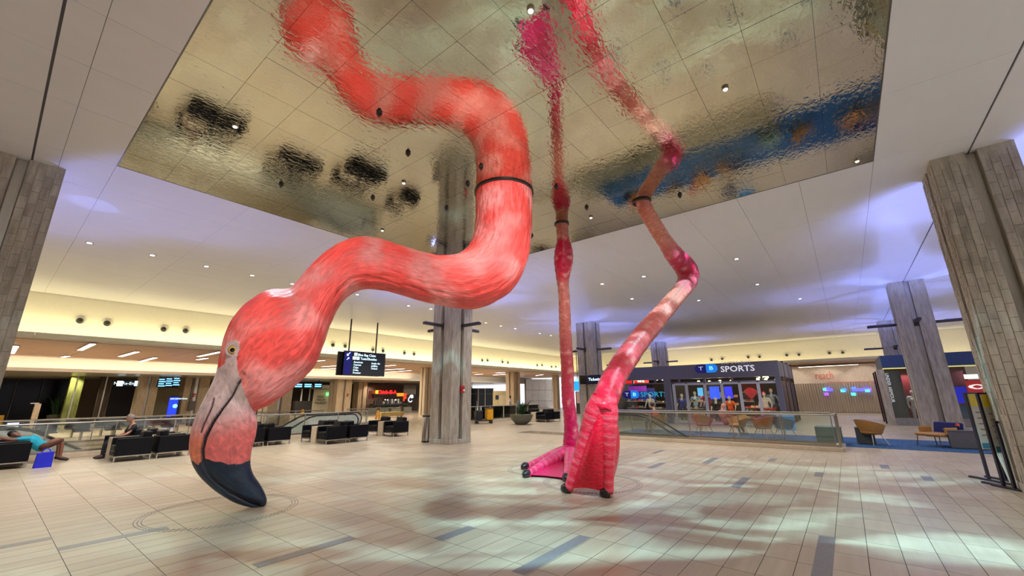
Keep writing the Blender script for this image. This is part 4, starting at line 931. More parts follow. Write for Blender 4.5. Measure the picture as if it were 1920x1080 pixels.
# dark night windows
for n, (a, b) in enumerate(((-40, 22), (24, 72), (74, 122))):
    o = struct(slabY('window_%d' % (n + 1), DGLASS, None, a, 712, b, 772, 53.8)); o2 = slabY('window_frame', DSTEEL, None, a, 710, a + 2, 774, 53.6, .2); o2.parent = o
struct(slabY('door_1', mat('dark_brown_door', (46, 30, 20), .4), None, 206, 722, 254, 774, 53.7)); slabY('door_frame', WOODT, None, 201, 716, 205, 774, 53.6).parent = bpy.data.objects['door_1']
t = thing('overhead_sign', 'dark blue overhead sign above the brown doorway', 'sign', atY(238, 722, 45)); slabY('sign_box', SCR, t, 218, 714, 259, 724, 45); o = t.children[0]
L = atY(238, 719, 45) - t.location; text('No Re-Entry', .30, TR(L.x, -.03, L.z), INKW, t, al='CENTER')
for x in (219, 252): p = atY(x, 719, 45) - t.location; boxo('icon', INKW, t, p.x, -.03, p.z - .2, p.x + .36, -.01, p.z + .2)
t = thing('flight_display', 'row of three tilted flight screens left of the bill', 'screen', atY(315, 718, 43))
for x in (298, 332): p = atY(x, 716, 43.1) - t.location; MB().tube([(p.x, .1, p.z), (p.x, .1, 3.6 - t.location.z)], .03, 6).build('hanger_rod', DSTEEL, t)
for k, x in enumerate((294, 308, 322)):
    s = slabY('screen', SCR, t, x, 712 - k, x + 13.5, 726 - k, 43); p = atY(x + 3, 719 - k, 43) - t.location
    for j in range(4): boxo('text_line', INKB, s, p.x, -.02, p.z + .28 - j * .17, p.x + .35 + .08 * (j % 2), -.005, p.z + .36 - j * .17)
t = thing('information_kiosk', 'upright blue information screen between two pale columns', 'screen', V((atY(325, 760, 42).x, 42, 0)))
slabY('cabinet', BLACK, t, 313, 743, 335, 800, 42.02); slabY('screen', emis('kiosk_blue', (20, 50, 230), 1.4), t, 316, 745, 333, 771, 41.98, .02)
p = atY(319, 748, 41.9) - t.location
text('INFORMATION', .16, TR(p.x, -.14, p.z), INKW, t); MB().ball((p.x + .4, -.1, p.z - .55), .16, (1, .2, 1), 12).build('map_symbol', INKB, t, True)
struct(slabY('wall_panel', mat('beige_wall', (190, 178, 140), .7), None, 288, 727, 342, 774, 53.6)) .name = 'trim_4'
t = thing('telephone', 'grey wall telephone unit on the pale column left of the bill', 'telephone', atY(359, 760, 43.6)); slabY('housing', mat('phone_grey', (96, 86, 72), .5), t, 354, 752, 367, 769.5, 44.1, .25); slabY('conduit', mat('phone_grey', (96, 86, 72), .5), t, 359, 708, 363, 752, 44.27, .08)
RED = mat('alarm_red', (170, 16, 24), .4)
def alarm(P, rz, label):
    t = thing('fire_alarm', label, 'alarm', P, rz, 'red fire alarm strobes'); boxo('back_box', RED, t, -.10, -.08, -.14, .10, 0, .14, ch=.01); boxo('strobe_lens', mat('strobe_white', (230, 220, 220), .2), t, 0, -.10, -.08, .09, -.078, .0, ch=.008)
alarm((12.18 - .27, 12.10 - .02, atY(866, 730, 12.1).z), 0, 'red fire alarm on the middle stone column'); 
alarm(atY(364, 741, 44.36), 0, 'red fire alarm above the grey telephone'); alarm(atY(652, 741, 40.33), 0, 'red fire alarm on the column left of the red food counter')
# shop fronts at the far side
t = thing('food_counter', 'dim food shop with a white letter board, behind the flamingo chin', 'shop', V((atY(580, 760, 47).x, 47, 0)))
slabY('rear_wall', mat('shop_dark', (44, 36, 28), .7), t, 552, 715, 630, 775, 49); slabY('letter_board', mat('board_cream', (196, 186, 156), .6), t, 587, 730, 617, 770, 46.8); slabY('awning', WHITEP, t, 588, 722, 628, 729, 46.6, .5)
slabY('menu_screen', emis('menu_green', (120, 240, 150), 1.2), t, 612, 736, 620, 742, 46.5); slabY('menu_screen', INKW, t, 620, 740, 628, 742, 46.5); slabY('red_wall', RED, t, 617, 744, 628, 770, 48); slabY('door_leaf', WHITEP, t, 564, 729, 566, 766, 47.5); slabY('door_leaf', WHITEP, t, 579, 729, 581, 766, 47.5); slabY('counter', mat('counter_dark', (40, 36, 30), .5), t, 553, 752, 590, 773, 46.9, .6)
for k, s in enumerate(('REAL', 'FRESH', 'MARKET')): p = atY(602, 744 + 6 * k, 46.7) - t.location; text(s, .38, TR(p.x, p.y, p.z), mat('board_ink', (70, 60, 44), .6), t, al='CENTER')
t = thing('flight_display', 'row of dark flight screens above the dim food shop', 'screen', atY(582, 724, 43))
for x in (556, 598): p = atY(x, 722, 43.1) - t.location; MB().tube([(p.x, .1, p.z), (p.x, .1, 3.6 - t.location.z)], .03, 6).build('hanger_rod', DSTEEL, t)
for x in (551, 569, 588):
    s = slabY('screen', SCR, t, x, 719, x + 16, 728, 43); p = atY(x + 2, 723.5, 43) - t.location
    for j in range(2): boxo('text_line', INKB, s, p.x, -.02, p.z + .08 - j * .2, p.x + .7, -.005, p.z + .2 - j * .2)
t = thing('food_counter', 'food counter with a red neon sign and a white script logo', 'shop', V((atY(735, 760, 44).x, 44, 0)))
slabY('rear_wall', mat('kitchen_dark', (60, 40, 30), .6), t, 688, 722, 780, 772, 47); slabY('header', mat('header_grey', (120, 112, 96), .6), t, 757, 722, 780, 740, 45); slabY('fascia', DARK, t, 700, 738, 748, 745, 45); slabY('red_panel', mat('panel_red', (120, 20, 14), .5), t, 692, 733, 704, 748, 45.2)
slabY('side_screen', emis('menu_orange', (240, 130, 30), 1.4), t, 745, 737, 757, 743, 44.9); slabY('side_screen', emis('menu_red', (230, 60, 30), 1.3), t, 757, 738, 764, 752, 44.9); slabY('worktop', mat('counter_dark', (40, 36, 30), .5), t, 700, 757, 765, 760, 44.2, .8); slabY('counter_front', DARK, t, 700, 760, 765, 772, 44.5)
p = atY(716, 735.5, 44.8) - t.location; text('Chick-fil-A', .60, TR(p.x - .6, p.y, p.z), REDG, t, sx=1.05, bold=.015); slabY('yellow_emblem', emis('emblem_yellow', (255, 190, 40), 2), t, 705, 732, 710, 738, 44.8)
random.seed(3)
for k in range(16):
    x = 703 + k * 3.9; hgt = random.choice((4, 6, 7, 9)); c = random.choice(((220, 220, 210), (150, 150, 150), (90, 60, 40), (240, 230, 200), (60, 60, 60))); slabY('kitchen_item', mat('item%d' % c[0], c, .4), t, x, 757 - hgt, x + 2.6, 757, 44.5, .3)
for x in (722, 727, 734, 741): slabY('heat_lamp', GLOW, t, x, 749, x + 1.6, 750.5, 45)
LB = slabY('logo_board', BLACK, t, 763, 739, 777, 755, 44.0, .12); p = atY(770, 747, 43.98) - t.location
for r_, x, z, sx_ in ((.30, -.05, -.14, 1), (.13, .02, .26, 1), (.12, .17, .30, 1), (.10, .28, .22, 1)):
    pts = [V((p.x + x + r_ * math.cos(a_ / 14 * 5.2 + .6), p.y - .02, p.z + z + r_ * math.sin(a_ / 14 * 5.2 + .6))) for a_ in range(15)]
    MB().tube(pts, .05, 6).build('script_logo', emis('logo_white', (250, 250, 245), 1.4), LB, True).parent = t
for k, x in enumerate((694, 716, 738, 760)):
    q = atY(x + 6, 770, 40); plant('grey planter box number %s from the left in front of the food counter' % ('one', 'two', 'three', 'four')[k], q.x, 40.4, None, 12, .6, 'planter_box', .05, (1.15, .5, .62))
def stool(x, y, label):
    t = thing('stool', label, 'stool', (x, y, 0), 0, 'stools in front of the food counter'); WS = mat('stool_wood', (150, 110, 60), .5); MB().lathe([(.17, .68), (.18, .7), (.17, .73)], n=16).build('seat', WS, t, True)
    for k in range(4): a = PI / 4 + k * PI / 2; MB().tube([(.12 * math.cos(a), .12 * math.sin(a), .69), (.2 * math.cos(a), .2 * math.sin(a), 0)], .02, 6).build('leg', WS, t)
    return t
st = None
for x in (705, 711, 748, 754):
    q = atY(x, 770, 41.6)
    lab = 'wooden stool in front of the food counter, %s from the left' % ORD[(705, 711, 748, 754).index(x)]
    if st is None: st = stool(q.x, 41.6, lab)
    else: copy_tree(st, (q.x, 41.6, 0), 0, lab)
q = atz(780, 782); t = thing('bench', 'low yellow upholstered bench left of the pale column', 'bench', (q.x - 1.6, q.y + 1.5, 0)); bevel(boxo('seat', mat('bench_yellow', (170, 140, 60), .7), t, -1.3, -.35, .14, 1.1, .35, .48), .03)
for x in (-1.1, .9):
    for y in (-.3, .24): boxo('leg', BLACK, t, x, y, 0, x + .08, y + .06, .14)
# palm by the night windows
plant('tall dark palm in front of the night windows', atY(108, 760, 49).x, 49, [(.3, 0), (.4, .3), (.45, .7), (.42, .7)], 22, 2.0, 'potted_palm', .09)
# podium / desks at the far left
for px, lab in ((66, 'tall stone podium by the night windows'),):
    t = thing('podium', lab, 'podium', V((atY(px, 770, 40).x, 40, 0))); slabY('column_body', STONEW, t, 60, 757, 72, 800, 40, .5); slabY('top_plate', WHITEP, t, 58, 755.5, 74, 757, 39.95, .6)
t = thing('wall_screen', 'small white monitor behind the far-left railing', 'screen', atY(24, 797, 25)); slabY('screen', emis('monitor_white', (220, 230, 240), 1.2), t, 13, 793, 35, 801, 25.0); slabY('bezel', mat('bezel_blue', (60, 70, 160), .4), t, 12, 792, 36.5, 802, 25.1); slabY('stand', DSTEEL, t, 22, 800, 26, 830, 25.15)
t = thing('yellow_board', 'yellow notice board at the left picture edge', 'sign', atY(3, 790, 24.8)); slabY('panel', YEL, t, -8, 779, 6, 798, 24.8); slabY('post', DSTEEL, t, -2, 798, 0, 830, 24.85)
# queue seats beyond the left opening
seatm = mat('seat_grey', (60, 58, 56), .4)
for r_ in range(2):
    for k in range(9):
        t = thing('beam_seat', 'dark metal waiting seat beyond the left escalators, %s row, %s seat from the left' % (('front', 'back')[r_], ORD[k]), 'seat', (1.0 + k * 1.05, 27.6 + r_ * 3.0, 0), 0, 'waiting seats beyond the left opening')
        boxo('seat', seatm, t, -.28, -.25, .40, .28, .25, .45, ch=.01); boxo('backrest', seatm, t, -.28, .22, .48, .28, .27, .95, M=Matrix.Rotation(-.15, 4, 'X'), ch=.01)
        for x in (-.3, .28): boxo('arm', STEEL, t, x, -.25, .58, x + .03, .22, .61)
        boxo('leg', STEEL, t, -.03, -.22, 0, .03, .2, .40)
# service door wall, windows, partition (centre right)
slabY('trim_5', mat('cream_wall', (196, 178, 130), .7), None, 925, 733, 956, 772, 38)['kind'] = 'structure'
d = struct(slabY('door_2', mat('cream_door', (210, 194, 150), .6), None, 937, 741, 950, 772, 37.9)); t = thing('poster', 'small dark blue poster on the cream wall left of the door', 'poster', atY(932, 745, 37.9)); slabY('sheet', mat('poster_blue', (24, 34, 60), .5), t, 930, 741, 935, 749, 37.9)
for n, (a, b) in enumerate(((883, 897), (898, 910), (911, 925))):
    o = struct(slabY('window_%d' % (n + 4), DGLASS, None, a, 728, b, 772, 45)); slabY('window_frame', WOODT, None, b - 1, 728, b + .6, 772, 44.9).parent = o; slabY('window_frame', DSTEEL, None, a, 738, b, 739, 44.9).parent = o
PN_ = mat('partition_grey', (170, 158, 142), .35, var=.08, scale=2)
w = struct(boxo('wall_partition', SEAM, None, atY(986, 750, 36).x, 36.05, 0, atY(1046, 750, 36).x, 36.2, atY(1015, 712, 36).z))
for k in range(5):
    for j in range(3): slabY('wall_panel', PN_, None, 986.3 + k * 12, 711 + j * 20.5, 998 + k * 12, 731 + j * 20.5, 36.0, .05).parent = w
t = thing('flight_display', 'bright blue flight screen between the rear leg and the column', 'screen', atX(1083, 724, 38)); 
def slabX(name, m, par, x0, y0, x1, y1, X, th=.1):
    ym = (y0 + y1) / 2; a, b = atX(x0, ym, X), atX(x1, ym, X); xm = (x0 + x1) / 2; zt, zb = atX(xm, y0, X).z, atX(xm, y1, X).z; o = (par.location if par else V((0, 0, 0)))
    return boxo(name, m, par, X - o.x, b.y - o.y, max(zb, 0) - o.z, X + th - o.x, a.y - o.y, zt - o.z)
for k in range(3): slabX('screen', emis('flight_blue', (20, 130, 235), 1.6), t, 1075 + k * 5.4, 715, 1080 + k * 5.4, 733, 38)
slabX('header', INKB, t, 1079, 711, 1090, 714.5, 38); p = atX(1083, 720, 38.05) - t.location; MB().tube([(.05, p.y, p.z), (.05, p.y, 6.4 - t.location.z)], .04, 6).build('hanger_rod', DSTEEL, t)
t = thing('advert_panel', 'pale pink advertising panel beside the ticketing column', 'poster', V((36, atX(1087, 750, 36).y, 0))); slabX('sheet', mat('advert_pink', (226, 190, 190), .6), t, 1081, 735, 1093, 756, 36); slabX('frame', DSTEEL, t, 1080, 734, 1094, 776, 36.12)
# ------------------------------------------------------------------ right side: rolling grille, sign wall
p0, p1 = atX(1497, 745, 47.6), atX(1662, 745, 47.6); g_ = MB(); CUR = mat('grille_curtain', (190, 174, 150), .35, .25, var=.12, scale=20, stretch=(1, 1, .05))
zt = 2.56; y = p1.y; t = thing('folding_grille', 'pleated metal grille curtain closing the far shop', 'grille', (47.6, p1.y, 0)); k = 0
pm = MB().add([(0, 0, .02), (-.11, .09, .02), (0, .18, .02), (.02, .18, .02), (-.09, .09, .02), (.02, 0, .02), (0, 0, zt), (-.11, .09, zt), (0, .18, zt), (.02, .18, zt), (-.09, .09, zt), (.02, 0, zt)], [(0, 1, 7, 6), (1, 2, 8, 7), (2, 3, 9, 8), (3, 4, 10, 9), (4, 5, 11, 10), (5, 0, 6, 11)])
me = None
while y < p0.y:
    if me is None: o = pm.build('pleat', CUR, t); me = o.data
    else: o = bpy.data.objects.new('pleat', me); COL.objects.link(o); o.parent = t
    o.location = (0, y - p1.y, 0); y += .18; k += 1
boxo('floor_rail', DARK, t, -.15, 0, 0, .1, p0.y - p1.y, .02)
rng = random.Random(5)
for k in range(16):
    px = rng.choice((1530, 1545, 1552, 1560, 1580, 1590, 1600, 1610, 1618, 1625, 1632)) + rng.random() * 6; py = rng.choice((728, 729, 730, 738, 744)) + rng.random() * 3; c = rng.choice(((80, 220, 230), (90, 90, 255), (140, 80, 255), (70, 120, 255)))
    P = atX(px, py, 47.35); 
    o = MB().box(-.02, -.16, -.12, .02, .16, .12, ch=.01).build('lit_display', emis('lit%d%d' % (c[0], c[1]), c, 1.6), t); o.location = P - t.location
w = struct(boxo('trim_6', mat('sign_wall_cream', (226, 208, 182), .6), None, 47.7, p1.y - 1, zt, 47.9, p0.y + 3, 4.15))
s0 = atX(1528, 705, 47.6); t = thing('shop_sign', 'thin orange lettering on the cream wall above the grille', 'sign', (47.66, s0.y, s0.z), -PI / 2)
ORG = mat('sign_orange', (214, 84, 60), .5); text('reach', 1.05, TR(0, 0, 0), ORG, t, bold=-.012, sx=.58); boxo('underline', ORG, t, .8, -.01, -.62, 4.2, .0, -.585)
# ------------------------------------------------------------------ the sports shop
SX = 27.0; GR = mat('shop_grey', (100, 99, 112), .45, var=.04); GRL = mat('shop_frame_white', (190, 194, 206), .4, var=.03); ZT, ZF, ZD = 3.50, 2.66, 2.42
yR, yL = 2.73, 12.6
sh = thing('sports_shop', 'grey glazed sports shop with lit windows', 'shop', (SX, yR, 0)); S = lambda *a, **k: None
def sb(name, m, x0, y0, z0, x1, y1, z1, par=sh, **k): return boxo(name, m, par, x0 - SX, y0 - yR, z0, x1 - SX, y1 - yR, z1, **k)
sb('fascia', GR, SX - .12, yR, ZF, SX + .3, yL, ZT); sb('fascia_side', GR, SX + .3, yR, ZF, 34.2, yR + .12, ZT); sb('roof', DARK, SX + .3, yR + .12, ZT - .1, 34.2, yL, ZT - .02)
sb('shop_floor', mat('shop_floor', (120, 112, 104), .4), SX, yR, 0.001, 34.2, yL, .02); sb('rear_wall', mat('shop_back', (66, 56, 50), .6), 34.1, yR, .02, 34.2, yL, ZT - .1); sb('end_wall', DARK, SX + .3, yL - .1, .02, 34.1, yL, ZT - .1)
sb('transom', GR, SX - .08, yR, ZD - .02, SX + .1, yL, ZD + .05); sb('corner_post', GR, SX - .1, yR, 0, SX + .16, yR + .26, ZF)
yP = atX(1255, 750, SX).y; sb('pillar', GR, SX - .12, yP - .14, 0, SX + .2, yP + .22, ZF)
ms = [atX(x, y, SX).y for x, y in ((1266, 750), (1290, 750), (1325, 750), (1357, 750), (1391, 750), (1426, 750), (1463, 750))]
for k, y in enumerate(ms):
    d_ = sb('door_stile', GRL, SX - .07, y - .075, .02, SX + .02, y + .075, ZD - .06)
for a, b in zip(ms, ms[1:]):
    sb('door_top_rail', GRL, SX - .06, b + .075, ZD - .14, SX + .01, a - .075, ZD - .02); sb('glass_pane', GLASS, SX - .02, b + .075, .1, SX - .005, a - .075, ZD - .14); sb('door_bottom_rail', GRL, SX - .06, b + .075, .02, SX + .01, a - .075, .1)
sb('glass_pane', GLASS, SX - .02, yP + .22, .1, SX - .005, yL - .2, ZD - .02)
for k in range(6): y = yR + .9 + k * 1.5; sb('transom_post', GR, SX - .05, y - .06, ZD + .05, SX + .03, y + .06, ZF)
for k in range(26): x = SX + .45 + k * .26; sb('side_slat', mat('slat_bronze', (96, 84, 70), .4, .5), x, yR + .02, .02, x + .1, yR + .08, ZD) 
for x in (SX + 2.3, SX + 4.6, SX + 7.0): sb('side_post', mat('maroon_post', (50, 20, 30), .4), x, yR - .02, 0, x + .12, yR + .14, ZT + .1)
t = thing('shop_sign', 'white sports lettering with a blue oval badge on the grey fascia', 'sign', (SX - .125, atX(1304, 690, SX).y, atX(1350, 690, SX).z), -PI / 2)
WL = emis('letter_white', (214, 214, 222), .7); BD = emis('badge_navy', (10, 14, 90), .6); BC = emis('badge_blue', (20, 110, 200), .9)
def badge(t, w, h, y=-.02):
    n = 12; cap = lambda cx, a0: [(cx + h / 2 * math.cos(a0 + PI * k / n), h / 2 * math.sin(a0 + PI * k / n)) for k in range(n + 1)]
    MB().prism(cap(h / 2, PI / 2) + [(w / 2, -h / 2), (w / 2, h / 2)], 0, .02, TR(0, y, 0)).build('badge_half', BD, t); MB().prism([(w / 2, h / 2), (w / 2, -h / 2)] + cap(w - h / 2, -PI / 2), 0, .02, TR(0, y, 0)).build('badge_half', BC, t)
    text('T', h * .62, TR(w * .27, y - .022, 0), WL, t, al='CENTER', sx=1.4); text('B', h * .62, TR(w * .72, y - .022, 0), INKB, t, al='CENTER', sx=1.4)
badge(t, 1.28, .50); text('SPORTS', .46, TR(1.42, -.02, -.10), WL, t, sx=1.12, bold=.006); text('TAMPA BAY', .24, TR(1.44, -.02, .26), mat('letter_dim', (226, 222, 230), .5), t, sx=1.3)
q = atX(1168, 740, SX - .03); t = thing('window_sign', 'blue sports lettering on the left window of the shop', 'sign', (SX - .04, q.y, q.z), -PI / 2); badge(t, 1.15, .50); text('SPORTS', .44, TR(1.22, -.01, -.02), emis('letter_teal', (20, 150, 180), .9), t, sx=1.15)
# merchandise: things on racks and stands inside
def slabS(name, m, par, x0, y0, x1, y1, X, th=.1): return slabX(name, m, par, x0, y0, x1, y1, X, th)
def pane(label, m, x0, y0, x1, y1, X, name='banner', cat='banner', th=.06, group=None):
    q = atX((x0 + x1) / 2, y1, X); t = thing(name, label, cat, V((X, q.y, max(q.z, 0))), 0, group); slabX('panel', m, t, x0, y0, x1, y1, X, th); slabX('edge', DSTEEL, t, x0, y0 - .8, x1, y0, X - .01, th + .02); return t
pane('bright red header board inside the shop, top left', emis('board_red', (235, 14, 10), 1.1), 1150, 710, 1216, 718.5, 28.2)
pane('purple lit wall graphic behind the left shop window', emis('wall_purple', (110, 30, 150), .7), 1178, 724, 1212, 734, 29)
pane('navy wall graphic behind the left shop window', emis('wall_navy', (14, 22, 90), .5), 1196, 728, 1228, 752, 30.5)
pane('light blue banner hanging behind the second door', emis('banner_sky', (70, 150, 200), .7), 1308, 727, 1318, 742, 30)
pane('royal blue banner hanging behind the third door', emis('banner_royal', (20, 70, 240), .9), 1331, 725, 1349, 748, 30)
pane('deep blue banner hanging behind the fourth door', emis('banner_deep', (24, 30, 220), .9), 1359, 725, 1373, 747, 29.6)
pane('pale wall poster between the blue banners', mat('poster_pale', (200, 206, 210), .6), 1346, 735, 1357, 745, 31, 'poster', 'poster')
def rack(label, x0, x1, ytop, ybot, X, cols, n=8):
    a, b = atX(x0, 770, X), atX(x1, 770, X); zt, zb = atX((x0 + x1) / 2, ytop, X).z, 0; t = thing('display_rack', label, 'rack', (X, (a.y + b.y) / 2, 0), 0, 'display racks in the sports shop'); W_ = a.y - b.y
    for z in (zt * .35, zt * .68, zt): boxo('shelf', WOODT, t, -.2, -W_ / 2, z - .03, .2, W_ / 2, z)
    for s in (-1, 1): boxo('upright', DSTEEL, t, -.03, s * W_ / 2 - .02, 0, .03, s * W_ / 2 + .02, zt)
    r = random.Random(int(x0))
    for z in (zt * .35, zt * .68, zt):
        for k in range(n):
            y = -W_ / 2 + (k + .5) * W_ / n; c = r.choice(cols); b_ = MB()
            if r.random() < .5: b_.lathe([(.085, 0), (.09, .03), (.075, .08), (.03, .11)], (0, y, z), 12).box(-.16, y - .07, z, -.06, y + .07, z + .012)
            else: b_.box(-.12, y - .08, z, .12, y + .08, z + .05 + .08 * r.random(), ch=.015)
            o = b_.build('cap' if len(b_.v) > 40 else 'folded_shirt', mat('cloth%d_%d' % (c[0], c[1]), c, .8), t, True)
    return t
PALC = [(190, 20, 30), (230, 220, 200), (20, 30, 90), (200, 120, 50), (60, 60, 60), (236, 190, 120), (240, 240, 240)]
rack('display rack behind the left shop window with folded shirts', 1178, 1212, 752, 0, 28.6, [(20, 30, 90), (110, 70, 40), (150, 150, 160), (200, 30, 30)])
rack('display rack behind the second door with caps', 1293, 1320, 753, 0, 28.4, [(60, 60, 60), (220, 200, 150), (200, 200, 200)])
rack('display rack behind the fourth door with orange caps', 1360, 1386, 744, 0, 30.4, [(236, 150, 90), (200, 180, 170), (120, 60, 60)])
rack('display rack behind the fifth door with red and yellow helmets', 1398, 1422, 764, 0, 28.6, [(236, 200, 120), (200, 20, 30), (240, 220, 190)])
rack('tall display rack with caps between the fifth and sixth doors', 1392, 1416, 735, 0, 31.5, [(60, 70, 60), (100, 110, 100), (150, 30, 40), (200, 200, 190)], 6)
rack('red draped display table behind the last door', 1430, 1455, 769, 0, 28.2, [(190, 20, 30), (150, 10, 30), (60, 40, 60)])
rack('low display rack behind the left shop window, right end', 1228, 1250, 755, 0, 28.2, [(220, 220, 220), (60, 60, 60), (120, 90, 60)])
rack('display rack in the middle of the shop behind the third door', 1326, 1352, 757, 0, 31.5, [(40, 40, 40), (200, 30, 40), (230, 230, 230)])
MAN = ('mannequin_white', (222, 214, 204))
def mann(label, px, py, X, top, bot, sc=1, rz=-PI / 2, hairc=None, J=None):
    q = atX(px, py, X); figure(label, 'mannequin', 'mannequin', (X, q.y, 0), rz, J or stand(.0, .1, .3), (MAN, top, bot, None, hairc), sc)
mann('mannequin in a white and grey jersey behind the left shop window', 1220, 760, 28.2, ('jersey_cream', (214, 206, 190)), ('trousers_navy', (16, 20, 70)))
mann('mannequin in a blue jersey behind the first narrow door', 1280, 760, 28.6, ('jersey_blue', (20, 44, 140)), ('trousers_navy', (16, 20, 70)))
mann('mannequin in a light blue jersey behind the second door', 1304, 750, 29.2, ('jersey_sky', (150, 190, 214)), ('trousers_dark', (40, 40, 50)), 1.08)
mann('mannequin in a maroon jersey behind the second door', 1315, 745, 30.4, ('jersey_maroon', (120, 14, 44)), ('trousers_dark', (40, 40, 50)), 1.12)
mann('mannequin in a maroon jersey at the left of the third door', 1330, 745, 30.4, ('jersey_maroon', (120, 14, 44)), ('trousers_dark', (40, 40, 50)), 1.1)
mann('mannequin in a black jersey behind the third door', 1344, 766, 28.2, ('jersey_black', (12, 12, 14)), ('trousers_navy', (16, 20, 70)), .86)
mann('mannequin in a bright orange shirt behind the fourth door', 1370, 766, 28.2, ('shirt_orange', (240, 100, 14)), ('skirt_orange', (200, 60, 10)), .9)
mann('mannequin with a white jersey and a red cap behind the last door', 1434, 750, 28.8, ('jersey_white', (226, 220, 208)), ('trousers_cream', (200, 190, 170)), 1.02, hairc=('cap_red', (190, 10, 40)))
mann('mannequin with a peach coloured cap at the right end of the shop', 1447, 745, 30.5, ('jersey_grey', (90, 96, 104)), ('trousers_dark', (40, 40, 50)), 1.14, hairc=('cap_peach', (236, 150, 100)))
t = thing('foam_fan', 'big crimson fan shaped pennant behind the fifth door', 'pennant', atX(1408, 738, 29.4)); MB().prism([(0, -.35)] + [(.36 * math.cos(a * PI / 10 + .1), .36 * math.sin(a * PI / 10 + .1)) for a in range(10)], -.03, .03, Matrix(((0, 0, 1, 0), (-1, 0, 0, 0), (0, 1, 0, 0), (0, 0, 0, 1)))).build('sheet', mat('pennant_red', (140, 10, 26), .7), t); MB().tube([(0, 0, -.5), (0, .1, -1.1)], .02, 6).build('stick', DSTEEL, t)
BULB = emis('bulb_glow', (255, 224, 150), 14)
BU = ((1310,716,27.5),(1330,716,27.5),(1350,715,27.5),(1371,715,27.5),(1421,711,28),(1425,706,28),(1431,705,28),(1436,712,28),(1438,707,28),(1455,713,27.6),(1232,711.5,28),(1242,711.5,28),(1197,715,27.8),(1201,715,27.8),(1206,715,27.8))
for k, (px, py, X) in enumerate(BU):
    q = atX(px, py, X); t = thing('pendant_bulb', 'glowing bulb hanging in the sports shop, %s counted from the left' % rank(BU, (px, py, X)), 'light', q, 0, 'glowing bulbs of the sports shop'); MB().ball((0, 0, 0), .085 if px > 1300 else .06, n=12).build('bulb', BULB, t, True); MB().tube([(0, 0, .06), (0, 0, 3.38 - q.z)], .01, 6).build('cord', BLACK, t)
    if k % 2 == 0: lamp('POINT', 'bulb_lamp', q - V((.25, 0, .1)), 22, (1, .85, .6), None, shadow_soft_size=.08)
for y in (4, 6.5, 9, 11.4): lamp('SPOT', 'shop_lamp', (29.2, y, 3.3), 300, (1, .93, .85), None, spot_size=rad(140), spot_blend=.8, shadow_soft_size=.1)
# ------------------------------------------------------------------ carpet and lounge chairs on the right
CPT = mat('blue_carpet', (26, 70, 110), .95, var=.45, scale=5, bump=.3, stretch=(.4, 2.4, 1))
c0, c1 = atz(1585, 840), atz(1832, 848.5)
rp = MB().box(18.25, -3.6, .0005, 21.9, 9.0, .012).build('carpet', CPT); tag(rp, 'blue mottled carpet under the tan tub chairs', 'carpet')
def tub(label, loc, rz, shell, low=False):
    t = thing('tub_chair', label, 'chair', loc, rz, 'tub chairs on the blue carpet'); vs = []; n = 21; r0 = .30
    rows = [(.40, .24, 0), (.42, .30, 0), (.56, .33, .02), (.70, .345, .05), (.84, .35, .09)]
    b = MB()
    for (z, r, tilt) in rows:
        for k in range(n):
            a = -2.15 + 4.3 * k / (n - 1); f = (math.cos(a) * .5 + .5); zz = z if z < .5 else .44 + (z - .44) * (.42 + .58 * f ** 1.1)
            vs.append((-(r + tilt) * math.cos(a) * .98, (r + tilt * .5) * math.sin(a) * 1.05, zz))
    m = len(vs); vs2 = [(x * .91, y * .91, z + .005) for x, y, z in vs]
    fs = []
    for i in range(len(rows) - 1):
        for k in range(n - 1): q = i * n + k; fs += [(q, q + 1, q + n + 1, q + n), (m + q + n, m + q + n + 1, m + q + 1, m + q)]
    L_ = (len(rows) - 1) * n
    for k in range(n - 1): fs.append((L_ + k, L_ + k + 1, m + L_ + k + 1, m + L_ + k))
    for i in range(len(rows) - 1):
        for k in (0, n - 1): q = i * n + k; fs.append((q, q + n, m + q + n, m + q))
    b.add(vs + vs2, fs).build('shell', shell, t, True)
    bevel(MB().lathe([(.05, .34), (.26, .35), (.31, .40), (.31, .46), (.22, .50)], n=20).build('seat', shell, t, True), .005)
    for sx_ in (-1, 1):
        for sy_ in (-1, 1): MB().tube([(sx_ * .16, sy_ * .16, .37), (sx_ * .30, sy_ * .28, 0)], [.016, .011], 8).build('leg', STEEL, t, True)
    return t
TAN = mat('tan_leather', (168, 118, 56), .55, var=.15, scale=20, bump=.2); GREYC = mat('grey_felt', (92, 96, 108), .85); NVY = mat('navy_felt', (16, 26, 90), .8)
tc = None
for px, py, rz, m, lab in ((1318, 814, -.2, TAN, 'tan tub chair, leftmost behind the glass railing'), (1383, 818, 2.5, TAN, 'tan tub chair beside the reclining person'), (1432, 822, 1.1, TAN, 'large tan tub chair seen from behind, rightmost in the glazed row'), (1472, 822, -.7, GREYC, 'grey tub chair on the carpet, right of the tan row'), (1440, 812, 2.2, GREYC, 'small grey tub chair behind the rightmost tan one'), (1233, 812, .4, TAN, 'tan tub chair under the red coat by the shop window'), (1640, 836, -.8, TAN, 'tan tub chair on the carpet right of the railing end')):
    q = atz(px, py); tub(lab, (q.x + .3, q.y, 0), rz, m)
q = atz(1762, 838)
t = thing('lounge_chair', 'low lounge chair with a dark blue back beside the stone column', 'chair', (q.x, q.y, 0), 2.3)
M = Matrix.Rotation(-.25, 4, 'Y'); bevel(boxo('backrest', NVY, t, -.36, -.44, .38, -.26, .44, .86, M=M, ch=.03), .02); bevel(boxo('seat', TAN, t, -.3, -.40, .34, .36, .40, .44, ch=.03), .02)
for y in (-.42, .38): bevel(boxo('side_wing', TAN, t, -.3, y, .40, .15, y + .05, .62, ch=.02), .01)
